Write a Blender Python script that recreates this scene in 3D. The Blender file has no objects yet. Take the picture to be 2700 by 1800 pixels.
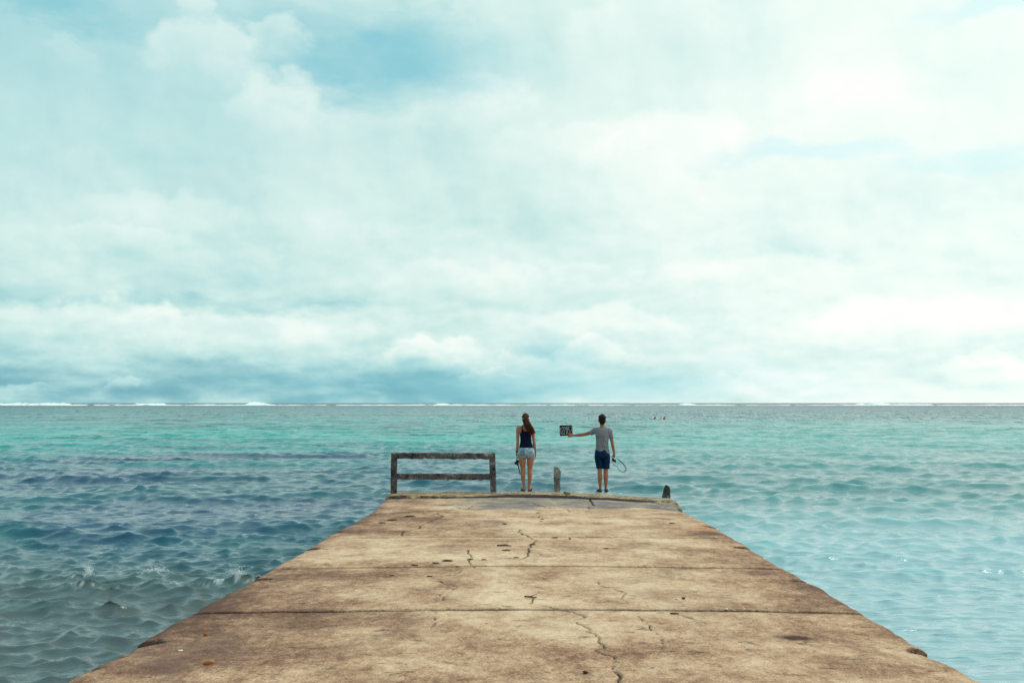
import bpy, bmesh, math, random
import numpy as np
from mathutils import Vector, Matrix, noise as mnoise

random.seed(7); np.random.seed(7)
S = bpy.context.scene
col = S.collection
R = math.radians

# ------------------------------------------------------------------ camera
CAMZ = 2.93
F = 2625.0                       # focal length in photo pixels (2700 wide)
PITCH = math.atan(162.0 / F)
cam_data = bpy.data.cameras.new('camera')
cam = bpy.data.objects.new('camera', cam_data)
col.objects.link(cam)
cam_data.sensor_width = 36.0
cam_data.lens = 36.0 * F / 2700.0
cam_data.clip_start = 0.1
cam_data.clip_end = 200000.0
cam.location = (0, 0, CAMZ)
cam.rotation_euler = (math.pi / 2 + PITCH, 0, 0)
S.camera = cam
S.view_settings.view_transform = 'Standard'
S.view_settings.look = 'None'
S.view_settings.exposure = 0.0
S.view_settings.gamma = 1.0
S.view_settings.use_curve_mapping = False

def ray(px, py):
    """world direction of a photo pixel"""
    v = Vector(((px - 1350) / F, 1.0, -(py - 900) / F))
    c, s = math.cos(PITCH), math.sin(PITCH)
    return Vector((v.x, v.y * c - v.z * s, v.y * s + v.z * c))
def at_z(px, py, z):
    d = ray(px, py); t = (z - CAMZ) / d.z
    return Vector((d.x * t, d.y * t, z))
def at_y(px, py, y):
    d = ray(px, py); t = y / d.y
    return Vector((d.x * t, y, CAMZ + d.z * t))

# ------------------------------------------------------------------ node helpers
class Ex:
    """tiny expression wrapper round shader node sockets"""
    def __init__(s, nt, sock): s.nt, s.s = nt, sock
    def _m(s, op, *a, clamp=False):
        n = s.nt.nodes.new('ShaderNodeMath'); n.operation = op; n.use_clamp = clamp
        for i, v in enumerate((s,) + a):
            if isinstance(v, Ex): s.nt.links.new(v.s, n.inputs[i])
            else: n.inputs[i].default_value = float(v)
        return Ex(s.nt, n.outputs[0])
    def __add__(s, o): return s._m('ADD', o)
    __radd__ = __add__
    def __mul__(s, o): return s._m('MULTIPLY', o)
    __rmul__ = __mul__
    def __sub__(s, o): return s._m('SUBTRACT', o)
    def __truediv__(s, o): return s._m('DIVIDE', o)
    def clamp(s): return s._m('ADD', 0.0, clamp=True)
    def m(s, op, *a): return s._m(op, *a)
    def smooth(s, lo, hi):
        n = s.nt.nodes.new('ShaderNodeMapRange'); n.interpolation_type = 'SMOOTHSTEP'
        s.nt.links.new(s.s, n.inputs[0])
        n.inputs[1].default_value = lo; n.inputs[2].default_value = hi
        return Ex(s.nt, n.outputs[0])
def rng(nt, e, lo, hi, a, b):
    n = nt.nodes.new('ShaderNodeMapRange'); nt.links.new(e.s, n.inputs[0])
    for i, v in enumerate((lo, hi, a, b)): n.inputs[i + 1].default_value = v
    return Ex(nt, n.outputs[0])
def comb(nt, x, y, z):
    n = nt.nodes.new('ShaderNodeCombineXYZ')
    for i, v in enumerate((x, y, z)):
        if isinstance(v, Ex): nt.links.new(v.s, n.inputs[i])
        else: n.inputs[i].default_value = v
    return Ex(nt, n.outputs[0])
def vmul(nt, v, s):
    n = nt.nodes.new('ShaderNodeVectorMath'); n.operation = 'MULTIPLY'
    nt.links.new(v.s, n.inputs[0]); n.inputs[1].default_value = s
    return Ex(nt, n.outputs[0])
def vsub(nt, v, s):
    n = nt.nodes.new('ShaderNodeVectorMath'); n.operation = 'SUBTRACT'
    nt.links.new(v.s, n.inputs[0]); n.inputs[1].default_value = s
    return Ex(nt, n.outputs[0])
def vadd(nt, v, w):
    n = nt.nodes.new('ShaderNodeVectorMath'); n.operation = 'ADD'
    nt.links.new(v.s, n.inputs[0]); nt.links.new(w.s, n.inputs[1])
    return Ex(nt, n.outputs[0])
def vlen(nt, v):
    n = nt.nodes.new('ShaderNodeVectorMath'); n.operation = 'LENGTH'
    nt.links.new(v.s, n.inputs[0]); return Ex(nt, n.outputs['Value'])
def noise(nt, vec, scale, detail=4, rough=0.5, dist=0.0, color=False):
    n = nt.nodes.new('ShaderNodeTexNoise')
    nt.links.new(vec.s, n.inputs['Vector'])
    n.inputs['Scale'].default_value = scale; n.inputs['Detail'].default_value = detail
    n.inputs['Roughness'].default_value = rough; n.inputs['Distortion'].default_value = dist
    return Ex(nt, n.outputs['Color' if color else 'Fac'])
def ramp(nt, fac, stops, interp='LINEAR'):
    n = nt.nodes.new('ShaderNodeValToRGB'); nt.links.new(fac.s, n.inputs[0])
    cr = n.color_ramp; cr.interpolation = interp
    while len(cr.elements) < len(stops): cr.elements.new(0.5)
    for e, (p, c) in zip(cr.elements, stops):
        e.position = p; e.color = (*c, 1) if len(c) == 3 else c
    return Ex(nt, n.outputs[0])
def mix(nt, fac, a, b, mode='MIX'):
    n = nt.nodes.new('ShaderNodeMix'); n.data_type = 'RGBA'; n.blend_type = mode; n.clamp_result = False
    n.clamp_factor = True
    def put(i, v):
        if isinstance(v, Ex): nt.links.new(v.s, n.inputs[i])
        elif isinstance(v, (int, float)): n.inputs[i].default_value = v
        else: n.inputs[i].default_value = (*v, 1)
    put(0, fac); put(6, a); put(7, b)
    return Ex(nt, n.outputs[2])
def attr(nt, name):
    n = nt.nodes.new('ShaderNodeAttribute'); n.attribute_name = name
    return Ex(nt, n.outputs['Fac'])
def bump(nt, h, strength, dist):
    n = nt.nodes.new('ShaderNodeBump'); nt.links.new(h.s, n.inputs['Height'])
    n.inputs['Strength'].default_value = strength; n.inputs['Distance'].default_value = dist
    return Ex(nt, n.outputs[0])

# ------------------------------------------------------------------ world
SUN_AZ, SUN_EL = R(82), R(48)     # azimuth to the right of the view, elevation
W = bpy.data.worlds.new('World'); S.world = W; W.use_nodes = True
nt = W.node_tree; nt.nodes.clear()
out = nt.nodes.new('ShaderNodeOutputWorld'); bg = nt.nodes.new('ShaderNodeBackground')
nt.links.new(bg.outputs[0], out.inputs[0])
sky = nt.nodes.new('ShaderNodeTexSky'); sky.sky_type = 'NISHITA'; sky.sun_disc = False
sky.sun_elevation = SUN_EL; sky.sun_rotation = SUN_AZ
sky.air_density = 1.0; sky.dust_density = 1.5
tc = nt.nodes.new('ShaderNodeTexCoord')
D = Ex(nt, tc.outputs['Generated'])
sep = nt.nodes.new('ShaderNodeSeparateXYZ'); nt.links.new(D.s, sep.inputs[0])
dx, dy, dz = (Ex(nt, sep.outputs[i]) for i in range(3))
dzp = dz.m('MAXIMUM', 0.0)
az = dx.m('ARCTAN2', dy)
el = dzp.m('ARCSINE')
# cloud deck coordinates: the clouds lie in layers, so they flatten towards the horizon
q = comb(nt, dx / (dzp + 0.16), dy / (dzp + 0.16), 0.0)
AE0 = comb(nt, az, el, 0.0)
wn = noise(nt, comb(nt, az, el * 2.0, 0.0), 7.0, 5, 0.6, color=True)
wn2 = noise(nt, comb(nt, az, el * 2.2, 3.3), 26.0, 4, 0.6, color=True)
AE = vadd(nt, AE0, vmul(nt, vsub(nt, wn, (.5, .5, .5)), (0.16, 0.07, 0)))
AE = vadd(nt, AE, vmul(nt, vsub(nt, wn2, (.5, .5, .5)), (0.05, 0.022, 0)))
def blob(px, py, sx, sy, amp, lo=0.25, hi=1.6):
    d = ray(px * 2700 / 2352, py * 2700 / 2352).normalized()
    a = math.atan2(d.x, d.y); e = math.asin(d.z)
    v = vmul(nt, vsub(nt, AE, (a, e, 0)), (2287.0 / sx, 2287.0 / sy, 0))
    return vlen(nt, v).smooth(hi, lo) * amp
n1 = noise(nt, q, 0.9, 5, 0.5, 0.2)
n2 = noise(nt, comb(nt, az, el * 1.7, 1.0), 4.2, 6, 0.52, 0.0)
n3 = noise(nt, comb(nt, az, el * 1.8, 5.0), 15.0, 5, 0.55, 0.0)
def heap(da, de, sx, sy, det, seed):
    # thickness of the heaped cloud; the bands tighten towards the horizon
    p_ = comb(nt, (az + da) * sx, (el + (0.13 + de)).m('LOGARITHM', math.e) * sy, seed)
    return noise(nt, p_, 1.0, det, 0.5, 0.0)
h1 = heap(0, 0, 5.5, 2.4, 5, 2.0); r1_ = h1 - heap(.020, .022, 5.5, 2.4, 5, 2.0)
h2 = heap(0, 0, 15.0, 6.5, 5, 8.0); r2_ = h2 - heap(.007, .007, 15.0, 6.5, 5, 8.0)
lowb = el.smooth(0.30, 0.02)
v = r1_ * 0.48 + r2_ * (lowb * 0.36 + 0.24) + (h1 - 0.5) * 0.20 + (n2 - 0.5) * 0.20 + (n3 - 0.5) * 0.05 + 0.64
v = v + rng(nt, az, -0.6, 0.6, -0.11, 0.12)
for b in [(2200, 480, 620, 520, .08), (1540, 440, 220, 130, .10), (1950, 240, 260, 150, .08), (2150, 728, 200, 60, .08),
          (600, 885, 620, 74, -.23), (300, 915, 700, 40, -.10), (200, 850, 520, 80, -.13), (560, 712, 330, 14, -.13), (1180, 885, 420, 45, -.17), (1700, 805, 650, 30, -.06),
          (200, 625, 560, 60, -.06), (1350, 560, 700, 40, -.05), (860, 690, 300, 26, -.07), (1180, 470, 260, 70, -.04), (820, 330, 260, 60, -.05)]:
    v = v + blob(*b)
# heaped clouds: crisp billowing tops lit from above, dissolving below
wa = noise(nt, comb(nt, az, el * 1.3, 9.0), 24.0, 3, 0.5, color=True)
wb = noise(nt, comb(nt, az, el * 1.3, 4.0), 75.0, 4, 0.6, color=True)
AEc = vadd(nt, AE0, vmul(nt, vsub(nt, wa, (.5, .5, .5)), (0.085, 0.045, 0)))
AEc = vadd(nt, AEc, vmul(nt, vsub(nt, wb, (.5, .5, .5)), (0.022, 0.014, 0)))
def heapcloud(px, py, sx, sy, amp):
    d = ray(px * 2700 / 2352, py * 2700 / 2352).normalized()
    a = math.atan2(d.x, d.y); e = math.asin(d.z)
    w_ = vmul(nt, vsub(nt, AEc, (a, e, 0)), (2287.0 / sx, 2287.0 / sy, 0))
    sp_ = nt.nodes.new('ShaderNodeSeparateXYZ'); nt.links.new(w_.s, sp_.inputs[0])
    up_ = Ex(nt, sp_.outputs[1]).smooth(-1.0, 0.75)
    return vlen(nt, w_).smooth(1.15, 0.72) * up_ * amp
for b in [(190, 752, 230, 56, .19), (480, 770, 260, 52, .13), (760, 770, 130, 46, .10), (985, 818, 135, 40, .26), (1375, 818, 95, 38, .20), (1215, 825, 50, 22, .16),
          (1070, 655, 210, 62, .12), (1700, 665, 270, 70, .14), (1380, 760, 230, 56, .16), (1850, 770, 200, 45, .08), (2130, 745, 240, 66, .16),
          (465, 135, 125, 84, .13), (640, 250, 110, 84, .10), (630, 95, 80, 48, .09), (450, 22, 60, 36, .12), (165, 130, 60, 30, .10),
          (1540, 345, 180, 90, .15), (1090, 250, 150, 70, .14), (350, 490, 160, 46, .12), (290, 552, 120, 42, .13), (1500, 60, 200, 80, .10), (1280, 360, 170, 70, .09), (1950, 250, 190, 110, .10), (1000, 60, 110, 60, .10),
          (45, 888, 60, 18, .15), (275, 888, 55, 22, .13), (872, 882, 36, 12, .12), (1120, 857, 60, 12, .14), (1760, 873, 130, 22, .12), (2290, 850, 130, 30, .14), (1330, 640, 100, 40, .06)]:
    v = v + heapcloud(*b)
cloud = ramp(nt, v, [(0.0, (.14, .38, .45)), (0.22, (.25, .52, .575)), (0.42, (.47, .74, .74)), (0.60, (.66, .86, .82)), (0.78, (.82, .945, .90)), (1.0, (.98, 1.0, .955))])
g = None
for b in [(860, 130, 330, 95, 1.0), (700, 60, 260, 80, .75), (130, 25, 300, 45, .85), (1850, 345, 170, 22, .5), (2230, 360, 190, 24, .45),
          (1230, 880, 560, 50, .55), (1250, 820, 120, 40, .45), (2300, 12, 120, 18, .4)]:
    e = blob(*b); g = e if g is None else g.m('MAXIMUM', e)
g = (g + (n2 - 0.5) * 0.9 * g + (n3 - .5) * 0.8 * g).clamp()
# behind and above the camera the same broken deck goes on with gaps made by the noise alone
gn = n1.smooth(0.60, 0.78) * rng(nt, el, 0.42, 0.6, 0.0, 0.6)
g = g.m('MAXIMUM', gn)
skc = Ex(nt, sky.outputs[0])
bl = mix(nt, 1.0, mix(nt, 1.0, skc, (0.1, 0.1, 0.1), 'MULTIPLY'), (.35, .62, .62), 'MULTIPLY')
blue = mix(nt, 0.80, bl, (.25, .67, .77))
blue = mix(nt, rng(nt, az, -0.1, 0.30, 0.0, 0.9), blue, (.56, .93, .98))
veil = az.smooth(0.10, -0.45) * el.smooth(0.10, 0.38) * 0.55       # thin blue-tinted veil high on the left
hc = heapcloud(465, 135, 120, 84, 1.0) + heapcloud(640, 250, 104, 84, 1.0) + heapcloud(630, 95, 80, 50, .8) + heapcloud(450, 22, 64, 38, .9)
g = g.m('MAXIMUM', veil) * (hc.clamp() * -0.62 + 1.0)
fin = mix(nt, g * 0.85, cloud, blue)
glow = rng(nt, az, 0.0, 0.6, 1.0, 1.06)                      
fin = mix(nt, 1.0, fin, comb(nt, glow, glow, glow), 'MULTIPLY')
below = dz.smooth(-0.02, -0.2)
fin = mix(nt, below, fin, (.12, .22, .24))
nt.links.new(fin.s, bg.inputs['Color'])
bg.inputs['Strength'].default_value = 1.0

# ------------------------------------------------------------------ sun, softened by the cloud
sd = bpy.data.lights.new('sun', 'SUN'); sd.energy = 1.5; sd.angle = R(16); sd.color = (1.0, .90, .76)
sun = bpy.data.objects.new('sun', sd); col.objects.link(sun)
sv = Vector((math.sin(SUN_AZ) * math.cos(SUN_EL), math.cos(SUN_AZ) * math.cos(SUN_EL), math.sin(SUN_EL)))
sun.rotation_euler = sv.to_track_quat('Z', 'Y').to_euler()

# ------------------------------------------------------------------ object helpers
def tag(o, label=None, cat=None, group=None, kind=None):
    if label: o['label'] = label
    if cat: o['category'] = cat
    if group: o['group'] = group
    if kind: o['kind'] = kind
    return o
def link(name, me, mat=None, parent=None):
    o = bpy.data.objects.new(name, me); col.objects.link(o)
    if mat is not None and me is not None:
        me.materials.clear(); me.materials.append(mat)
    if parent is not None: o.parent = parent
    return o
def empty(name, loc=(0, 0, 0), rz=0.0, scale=1.0):
    o = bpy.data.objects.new(name, None); col.objects.link(o)
    o.location = loc; o.rotation_euler = (0, 0, rz); o.scale = (scale,) * 3; o.empty_display_size = 0.1
    return o
def mesh_np(name, verts, quads, smooth=True, attrs=None):
    me = bpy.data.meshes.new(name)
    verts = np.asarray(verts, np.float32); quads = np.asarray(quads, np.int32)
    me.vertices.add(len(verts)); me.vertices.foreach_set('co', verts.ravel())
    n = quads.shape[1]
    me.loops.add(quads.size); me.loops.foreach_set('vertex_index', quads.ravel())
    me.polygons.add(len(quads)); me.polygons.foreach_set('loop_start', np.arange(0, quads.size, n, dtype=np.int32))
    if smooth: me.polygons.foreach_set('use_smooth', np.ones(len(quads), bool))
    me.update(calc_edges=True)
    for k, a in (attrs or {}).items():
        at = me.attributes.new(k, 'FLOAT', 'POINT'); at.data.foreach_set('value', np.asarray(a, np.float32).ravel())
    return me
def grid_quads(nr, nc):
    i = np.arange(nr - 1)[:, None] * nc + np.arange(nc - 1)[None, :]
    return np.stack([i, i + 1, i + nc + 1, i + nc], -1).reshape(-1, 4)
_rs = np.random.RandomState(11)
_lat = _rs.rand(256, 256)
def vnoise(x, y):
    xi = np.floor(x).astype(int); yi = np.floor(y).astype(int)
    fx = x - xi; fy = y - yi
    fx = fx * fx * (3 - 2 * fx); fy = fy * fy * (3 - 2 * fy)
    a = _lat[yi & 255, xi & 255]; b = _lat[yi & 255, (xi + 1) & 255]
    c = _lat[(yi + 1) & 255, xi & 255]; d = _lat[(yi + 1) & 255, (xi + 1) & 255]
    return (a * (1 - fx) + b * fx) * (1 - fy) + (c * (1 - fx) + d * fx) * fy
def fbm(x, y, o=4, g=0.5):
    s = 0; a = 1; t = 0
    for k in range(o):
        s = s + a * vnoise(x * 2 ** k + 17.3 * k, y * 2 ** k + 5.1 * k); t += a; a *= g
    return s / t - 0.5
def sstep(a, b, x):
    t = np.clip((x - a) / (b - a), 0, 1); return t * t * (3 - 2 * t)

def principled(name):
    m = bpy.data.materials.new(name); m.use_nodes = True
    nt = m.node_tree; b = nt.nodes['Principled BSDF']
    return m, nt, b
def mat_noise(name, c1, c2, scale=20, rough=0.7, bumps=0.3, bd=0.01, stretch=(1, 1, 1), detail=5, contrast=(0.35, 0.65), metal=0.0, spec=0.5):
    m, nt, b = principled(name)
    t = nt.nodes.new('ShaderNodeTexCoord'); v = vmul(nt, Ex(nt, t.outputs['Object']), stretch)
    n = noise(nt, v, scale, detail, 0.6)
    c = ramp(nt, n, [(contrast[0], c1), (contrast[1], c2)])
    nt.links.new(c.s, b.inputs['Base Color']); b.inputs['Roughness'].default_value = rough
    b.inputs['Metallic'].default_value = metal; b.inputs['Specular IOR Level'].default_value = spec
    if bumps: nt.links.new(bump(nt, noise(nt, v, scale * 2.5, 4, 0.6), bumps, bd).s, b.inputs['Normal'])
    return m

# ------------------------------------------------------------------ sea
H = CAMZ
ys = [3.0]
while ys[-1] < 130: 
    y = ys[-1]; ys.append(y + max(0.022, min(y * y / 2915 * 0.55, 0.06 + 0.0030 * y)))
while ys[-1] < 420: ys.append(ys[-1] * 1.0052)
while ys[-1] < 60000: ys.append(ys[-1] * 1.06)
rad = np.array(ys)
th = np.concatenate([np.linspace(-180, -36, 50, endpoint=False), np.linspace(-36, 36, 640, endpoint=False), np.linspace(36, 180, 51)])
th = np.radians(th)
RR, TH = np.meshgrid(rad, th, indexing='ij')
X = RR * np.sin(TH); Y = RR * np.cos(TH)
drr = np.gradient(rad)[:, None] * np.ones_like(RR)
rs = np.random.RandomState(5)
Zw = np.zeros_like(X); DX = np.zeros_like(X); DY = np.zeros_like(X)
# the pier shelters the water on its right-hand side close in: short flat ripples there, open chop elsewhere
lee = sstep(1.0, 4.5, X + 0.02 * Y) * (1 - sstep(11, 27, Y + 0.15 * X))
chop = 1 - 0.80 * lee
grp = (1 + .22 * sstep(24, 14, Y) - .20 * sstep(40, 120, Y)) * (0.72 + 0.85 * (fbm(X * 0.11 + 3, Y * 0.16, 3) + 0.22))
NW = 120
xm = np.abs(TH) < math.radians(38)
idx = np.where(np.abs(th) < math.radians(38))[0]; c0, c1 = idx[0], idx[-1] + 1
Xs, Ys, Ds = X[:, c0:c1], Y[:, c0:c1], drr[:, c0:c1]
zs = np.zeros_like(Xs); dxs = np.zeros_like(Xs); dys = np.zeros_like(Xs)
zl = np.zeros_like(Xs)
nrow = np.searchsorted(rad, 600)
BIG = [np.zeros_like(Xs) for _ in range(3)]; SML = [np.zeros_like(Xs) for _ in range(3)]
for k in range(NW):
    lam = 0.20 * (9.0 / 0.20) ** ((k + rs.rand()) / NW)
    ang = R(-100) + rs.randn() * R(26 if lam > .9 else 48)          # running in towards the shore
    kx, ky = math.cos(ang) * 2 * math.pi / lam, math.sin(ang) * 2 * math.pi / lam
    amp = lam ** 0.95 * (1.0 if lam < 1.7 else 0.40) * (0.6 + 0.8 * rs.rand())
    r1 = min(nrow, np.searchsorted(drr[:, 0], lam / 2.0))
    if r1 < 5: continue
    ph = kx * Xs[:r1] + ky * Ys[:r1] + rs.rand() * 6.283
    A = amp * (1 - sstep(lam / 3.2, lam / 2.0, Ds[:r1]))
    s_, c_ = np.sin(ph), np.cos(ph)
    T = SML if lam < .65 else BIG
    T[0][:r1] += A * c_; T[1][:r1] -= A * s_ * kx / math.hypot(kx, ky); T[2][:r1] -= A * s_ * ky / math.hypot(kx, ky)
n20 = np.searchsorted(rad, 20)
SB, SS = 0.043, 0.021
fb = SB / BIG[0][:n20].std(); fs_ = SS / SML[0][:n20].std()
zb = BIG[0] * fb; zb = zb + 0.26 * (zb * zb / SB - SB) * np.clip(1 - zb / (5 * SB), 0.2, 1)      # sharper crests, flatter troughs
zs = zb + SML[0] * fs_; dxs = BIG[1] * fb + SML[1] * fs_; dys = BIG[2] * fb + SML[2] * fs_
ch = (chop * grp)[:, c0:c1]
Z0 = zb * ch + SML[0] * fs_ * (0.4 + 0.6 * ch)
Zw[:, c0:c1] = Z0
X[:, c0:c1] += dxs * ch * 1.1; Y[:, c0:c1] += dys * ch * 1.1
foam = np.zeros_like(X)
# a few breaking crests where the photograph shows them
FO = [(195 * 1.148, 1310 * 1.148, .5), (462 * 1.148, 1302 * 1.148, .45), (565 * 1.148, 1330 * 1.148, .3), (385 * 1.148, 1358 * 1.148, .5), (130 * 1.148, 1330 * 1.148, .5),
      (680 * 1.148, 1196 * 1.148, .35), (555 * 1.148, 1170 * 1.148, .4), (790 * 1.148, 1186 * 1.148, .4), (50 * 1.148, 1422 * 1.148, .45), (235 * 1.148, 1348 * 1.148, .5), (485 * 1.148, 1237 * 1.148, .4)]
foampos = []
nz = fbm(X * 15, Y * 13, 4, .7)
for px, py, rr_ in FO:
    p = at_z(px, py, 0.08)
    # snap to the highest crest nearby
    m_ = (np.abs(X - p.x) < 0.8) & (np.abs(Y - p.y) < 0.9)
    if m_.any():
        j = np.argmax(np.where(m_, Zw, -9)); cx_, cy_ = X.ravel()[j], Y.ravel()[j]
        Zw += 0.012 * np.exp(-((X - cx_) / (rr_ * .9)) ** 2 - ((Y - cy_) / (rr_ * .3)) ** 2)
        foam = np.maximum(foam, np.exp(-((X - cx_) / (rr_ * .65)) ** 2 - ((Y - cy_ - .04) / (rr_ * .22)) ** 2) * sstep(0, .2, nz) * 1.0)
        foampos.append((cx_, cy_, Zw.ravel()[j]))
th_c = sstep(0.23, 0.29, Zw * (1 + 0.5 * nz)) * sstep(.04, .2, nz) * 0.7
foam = np.maximum(foam, th_c * (Y < 300))
sea_me = mesh_np('sea', np.stack([X, Y, Zw], -1).reshape(-1, 3), grid_quads(len(rad), len(th)), True, {'foam': foam, 'lee': lee, 'crest': Zw})
sea_me.flip_normals()
m, nt, b = principled('sea_water')
t = nt.nodes.new('ShaderNodeTexCoord'); P = Ex(nt, t.outputs['Object'])
sp = nt.nodes.new('ShaderNodeSeparateXYZ'); nt.links.new(P.s, sp.inputs[0])
px_, py_ = Ex(nt, sp.outputs[0]), Ex(nt, sp.outputs[1])
pn = noise(nt, vmul(nt, P, (0.05, 0.085, 0)), 1.0, 5, 0.6, 0.5)
pn2 = noise(nt, vmul(nt, P, (0.012, 0.030, 0)), 1.0, 5, 0.6, 0.5)
ld = py_.m('MAXIMUM', 1.0).m('LOGARITHM', 10.0)      # log of the distance offshore
ldw = ld + (pn - 0.5) * 0.28
bed = ramp(nt, ldw * (1 / 3.2), [(0.0, (.095, .125, .125)), (0.375, (.075, .110, .115)), (0.42, (.009, .105, .13)), (0.50, (.002, .075, .115)),
                                (0.545, (.012, .19, .21)), (0.60, (.035, .39, .36)), (0.70, (.03, .36, .355)), (0.80, (.018, .27, .30)), (0.90, (.010, .21, .26)), (1.0, (.006, .05, .10))])
# sea grass beds: dark blue violet patches
grass = noise(nt, vmul(nt, P, (0.045, 0.075, 0)), 1.0, 4, 0.55, 0.8).smooth(0.46, 0.60) * ldw.smooth(1.20, 1.38) * ldw.m('MULTIPLY', -1.0).smooth(-2.0, -1.7)
leftish = px_.m('DIVIDE', py_.m('MAXIMUM', 1.0)).m('MULTIPLY', -1.0).smooth(-.25, 0.15)
bed = mix(nt, grass * (leftish * 0.75 + 0.15), bed, (.014, .055, .12))
far = pn2.smooth(0.45, 0.62) * ld.smooth(1.9, 2.2)
coral = noise(nt, vmul(nt, P, (0.11, 0.026, 6)), 1.0, 5, 0.65, 0.3).smooth(0.50, 0.60) * ld.smooth(1.75, 2.15)
bed = mix(nt, coral * 0.6, bed, (.010, .045, .075))
bed = mix(nt, far * 0.45, bed, (.012, .045, .085))
# right-hand side: bright sky reflection painted into the water colour
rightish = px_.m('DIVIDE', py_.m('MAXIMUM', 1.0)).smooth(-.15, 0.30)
sky_sheen = (rightish * ld.m('MULTIPLY', -1.0).smooth(-1.55, -1.30))
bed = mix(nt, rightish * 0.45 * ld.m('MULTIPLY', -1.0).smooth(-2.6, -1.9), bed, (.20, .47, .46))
bed = mix(nt, sky_sheen * 0.85, bed, (.31, .51, .57))
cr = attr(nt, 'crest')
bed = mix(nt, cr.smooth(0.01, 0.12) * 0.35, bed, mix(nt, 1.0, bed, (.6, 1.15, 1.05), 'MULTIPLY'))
fo = attr(nt, 'foam')
bc = mix(nt, fo, bed, (.85, .9, .9))
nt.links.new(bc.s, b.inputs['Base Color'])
b.inputs['IOR'].default_value = 1.33
rough = rng(nt, ld, 1.2, 2.8, 0.04, 0.18) + fo * 0.5
nt.links.new(rough.s, b.inputs['Roughness'])
nt.links.new(rng(nt, ld, 1.8, 2.8, 0.5, 0.16).s, b.inputs['Specular IOR Level'])
# ripples too small for the mesh, growing coarser offshore
def ridged(n_, p=1.6): return ((n_ * 2.0 - 1.0).m('ABSOLUTE') * -1.0 + 1.0).m('POWER', p)
lo_ = attr(nt, 'lee')
rip = noise(nt, vmul(nt, P, (2.4, 4.6, 0)), 1.0, 5, 0.62, 0.25)
rip2 = ridged(noise(nt, vmul(nt, P, (0.55, 0.95, 0)), 1.0, 5, 0.62, 0.3), 2.2)
rip3 = ridged(noise(nt, vmul(nt, P, (0.33, 0.20, 3)), 1.0, 4, 0.65, 0.3), 2.0)
rip4 = ridged(noise(nt, vmul(nt, P, (0.17, 0.028, 0)), 1.0, 4, 0.70, 0.2), 2.0)
quiet = lo_ * -0.75 + 1.0
ripl = noise(nt, vmul(nt, P, (0.38, 2.4, 7)), 1.0, 4, 0.55, 0.2)
ripb = noise(nt, vmul(nt, P, (8.0, 12.0, 0)), 1.0, 3, 0.6, 0.2)
hh = rip * 0.032 * quiet + ripb * 0.008 + ripl * lo_ * 0.16 + rip2 * (ld.smooth(1.5, 2.0) * 0.16) + rip3 * (ld.smooth(1.8, 2.3) * 1.2) + rip4 * (ld.smooth(2.05, 2.5) * 9.0)
lo_ = attr(nt, 'lee')
bn = bump(nt, hh, 0.85, 1.0)
nt.links.new(bn.s, b.inputs['Normal'])
sea_mat = m
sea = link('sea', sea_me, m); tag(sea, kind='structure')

# ------------------------------------------------------------------ surf on the reef
def surf_strip(x0, x1, y, zfun, depth, seed, n=700):
    xs = np.linspace(x0, x1, n)
    top = np.maximum(zfun(xs), 0.0)
    rows = []
    prof = [(-depth, -0.3), (-depth * .7, .35), (-depth * .45, .75), (0, 1.0), (depth * .5, .6), (depth, -0.3)]
    for j, (dy_, h_) in enumerate(prof):
        jit = fbm(xs * 0.09 + seed, np.full_like(xs, j * 3.1), 3) * depth * .8
        z = top * (h_ if h_ > 0 else 0) + (h_ if h_ < 0 else 0) + (fbm(xs * 0.35 + seed, np.full_like(xs, j * 7.7), 3) * .45 * top if h_ > 0 else 0)
        rows.append(np.stack([xs, y + dy_ + jit, z], -1))
    return mesh_np('surf', np.concatenate(rows), grid_quads(len(prof), n), True)
mf, nt, b = principled('surf_foam')
t = nt.nodes.new('ShaderNodeTexCoord'); n_ = noise(nt, vmul(nt, Ex(nt, t.outputs['Object']), (.15, .15, .6)), 1.0, 5, .6)
c_ = ramp(nt, n_, [(.3, (.62, .78, .80)), (.6, (.93, .95, .94))]); nt.links.new(c_.s, b.inputs['Base Color']); b.inputs['Roughness'].default_value = .9
YS = 1190.0
def fx(px): return (px - 1350) / F * YS
def base_line(xs): return 0.85 + 1.6 * np.maximum(-.22, fbm(xs * 0.012, xs * 0 + 2.2, 5, .6)) * 1.6 + .9 * fbm(xs * .08, xs * 0, 4, .6)
def bumps_(lst):
    def f(xs):
        z = np.zeros_like(xs)
        for a, b_, h, sharp in lst:
            a, b_ = fx(a), fx(b_)
            w = (b_ - a)
            z = np.maximum(z, h * sstep(a, a + w * sharp[0], xs) * (1 - sstep(b_ - w * sharp[1], b_, xs)) * (1 + .5 * fbm(xs * .06, xs * 0 + h, 3)))
        return z
    return f
s1 = link('surf', surf_strip(fx(-700), fx(3400), YS, base_line, 14, 1.0, 1400), mf)
tag(s1, 'thin continuous white line of surf along the reef under the horizon', 'surf', kind='stuff')
back = bumps_([(-60, 158, 2.6, (.05, .02)), (330, 415, 2.6, (.05, .05)), (525, 570, 1.8, (.5, .3)), (615, 735, 3.6, (.35, .75)), (1130, 1200, 2.6, (.4, .5)),
               (1780, 1870, 2.7, (.5, .6)), (2250, 2420, 3.6, (.4, .6)), (2200, 2700, 1.7, (.3, .2)), (1000, 1060, 1.9, (.5, .5)), (440, 480, 1.7, (.5, .5))])
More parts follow.
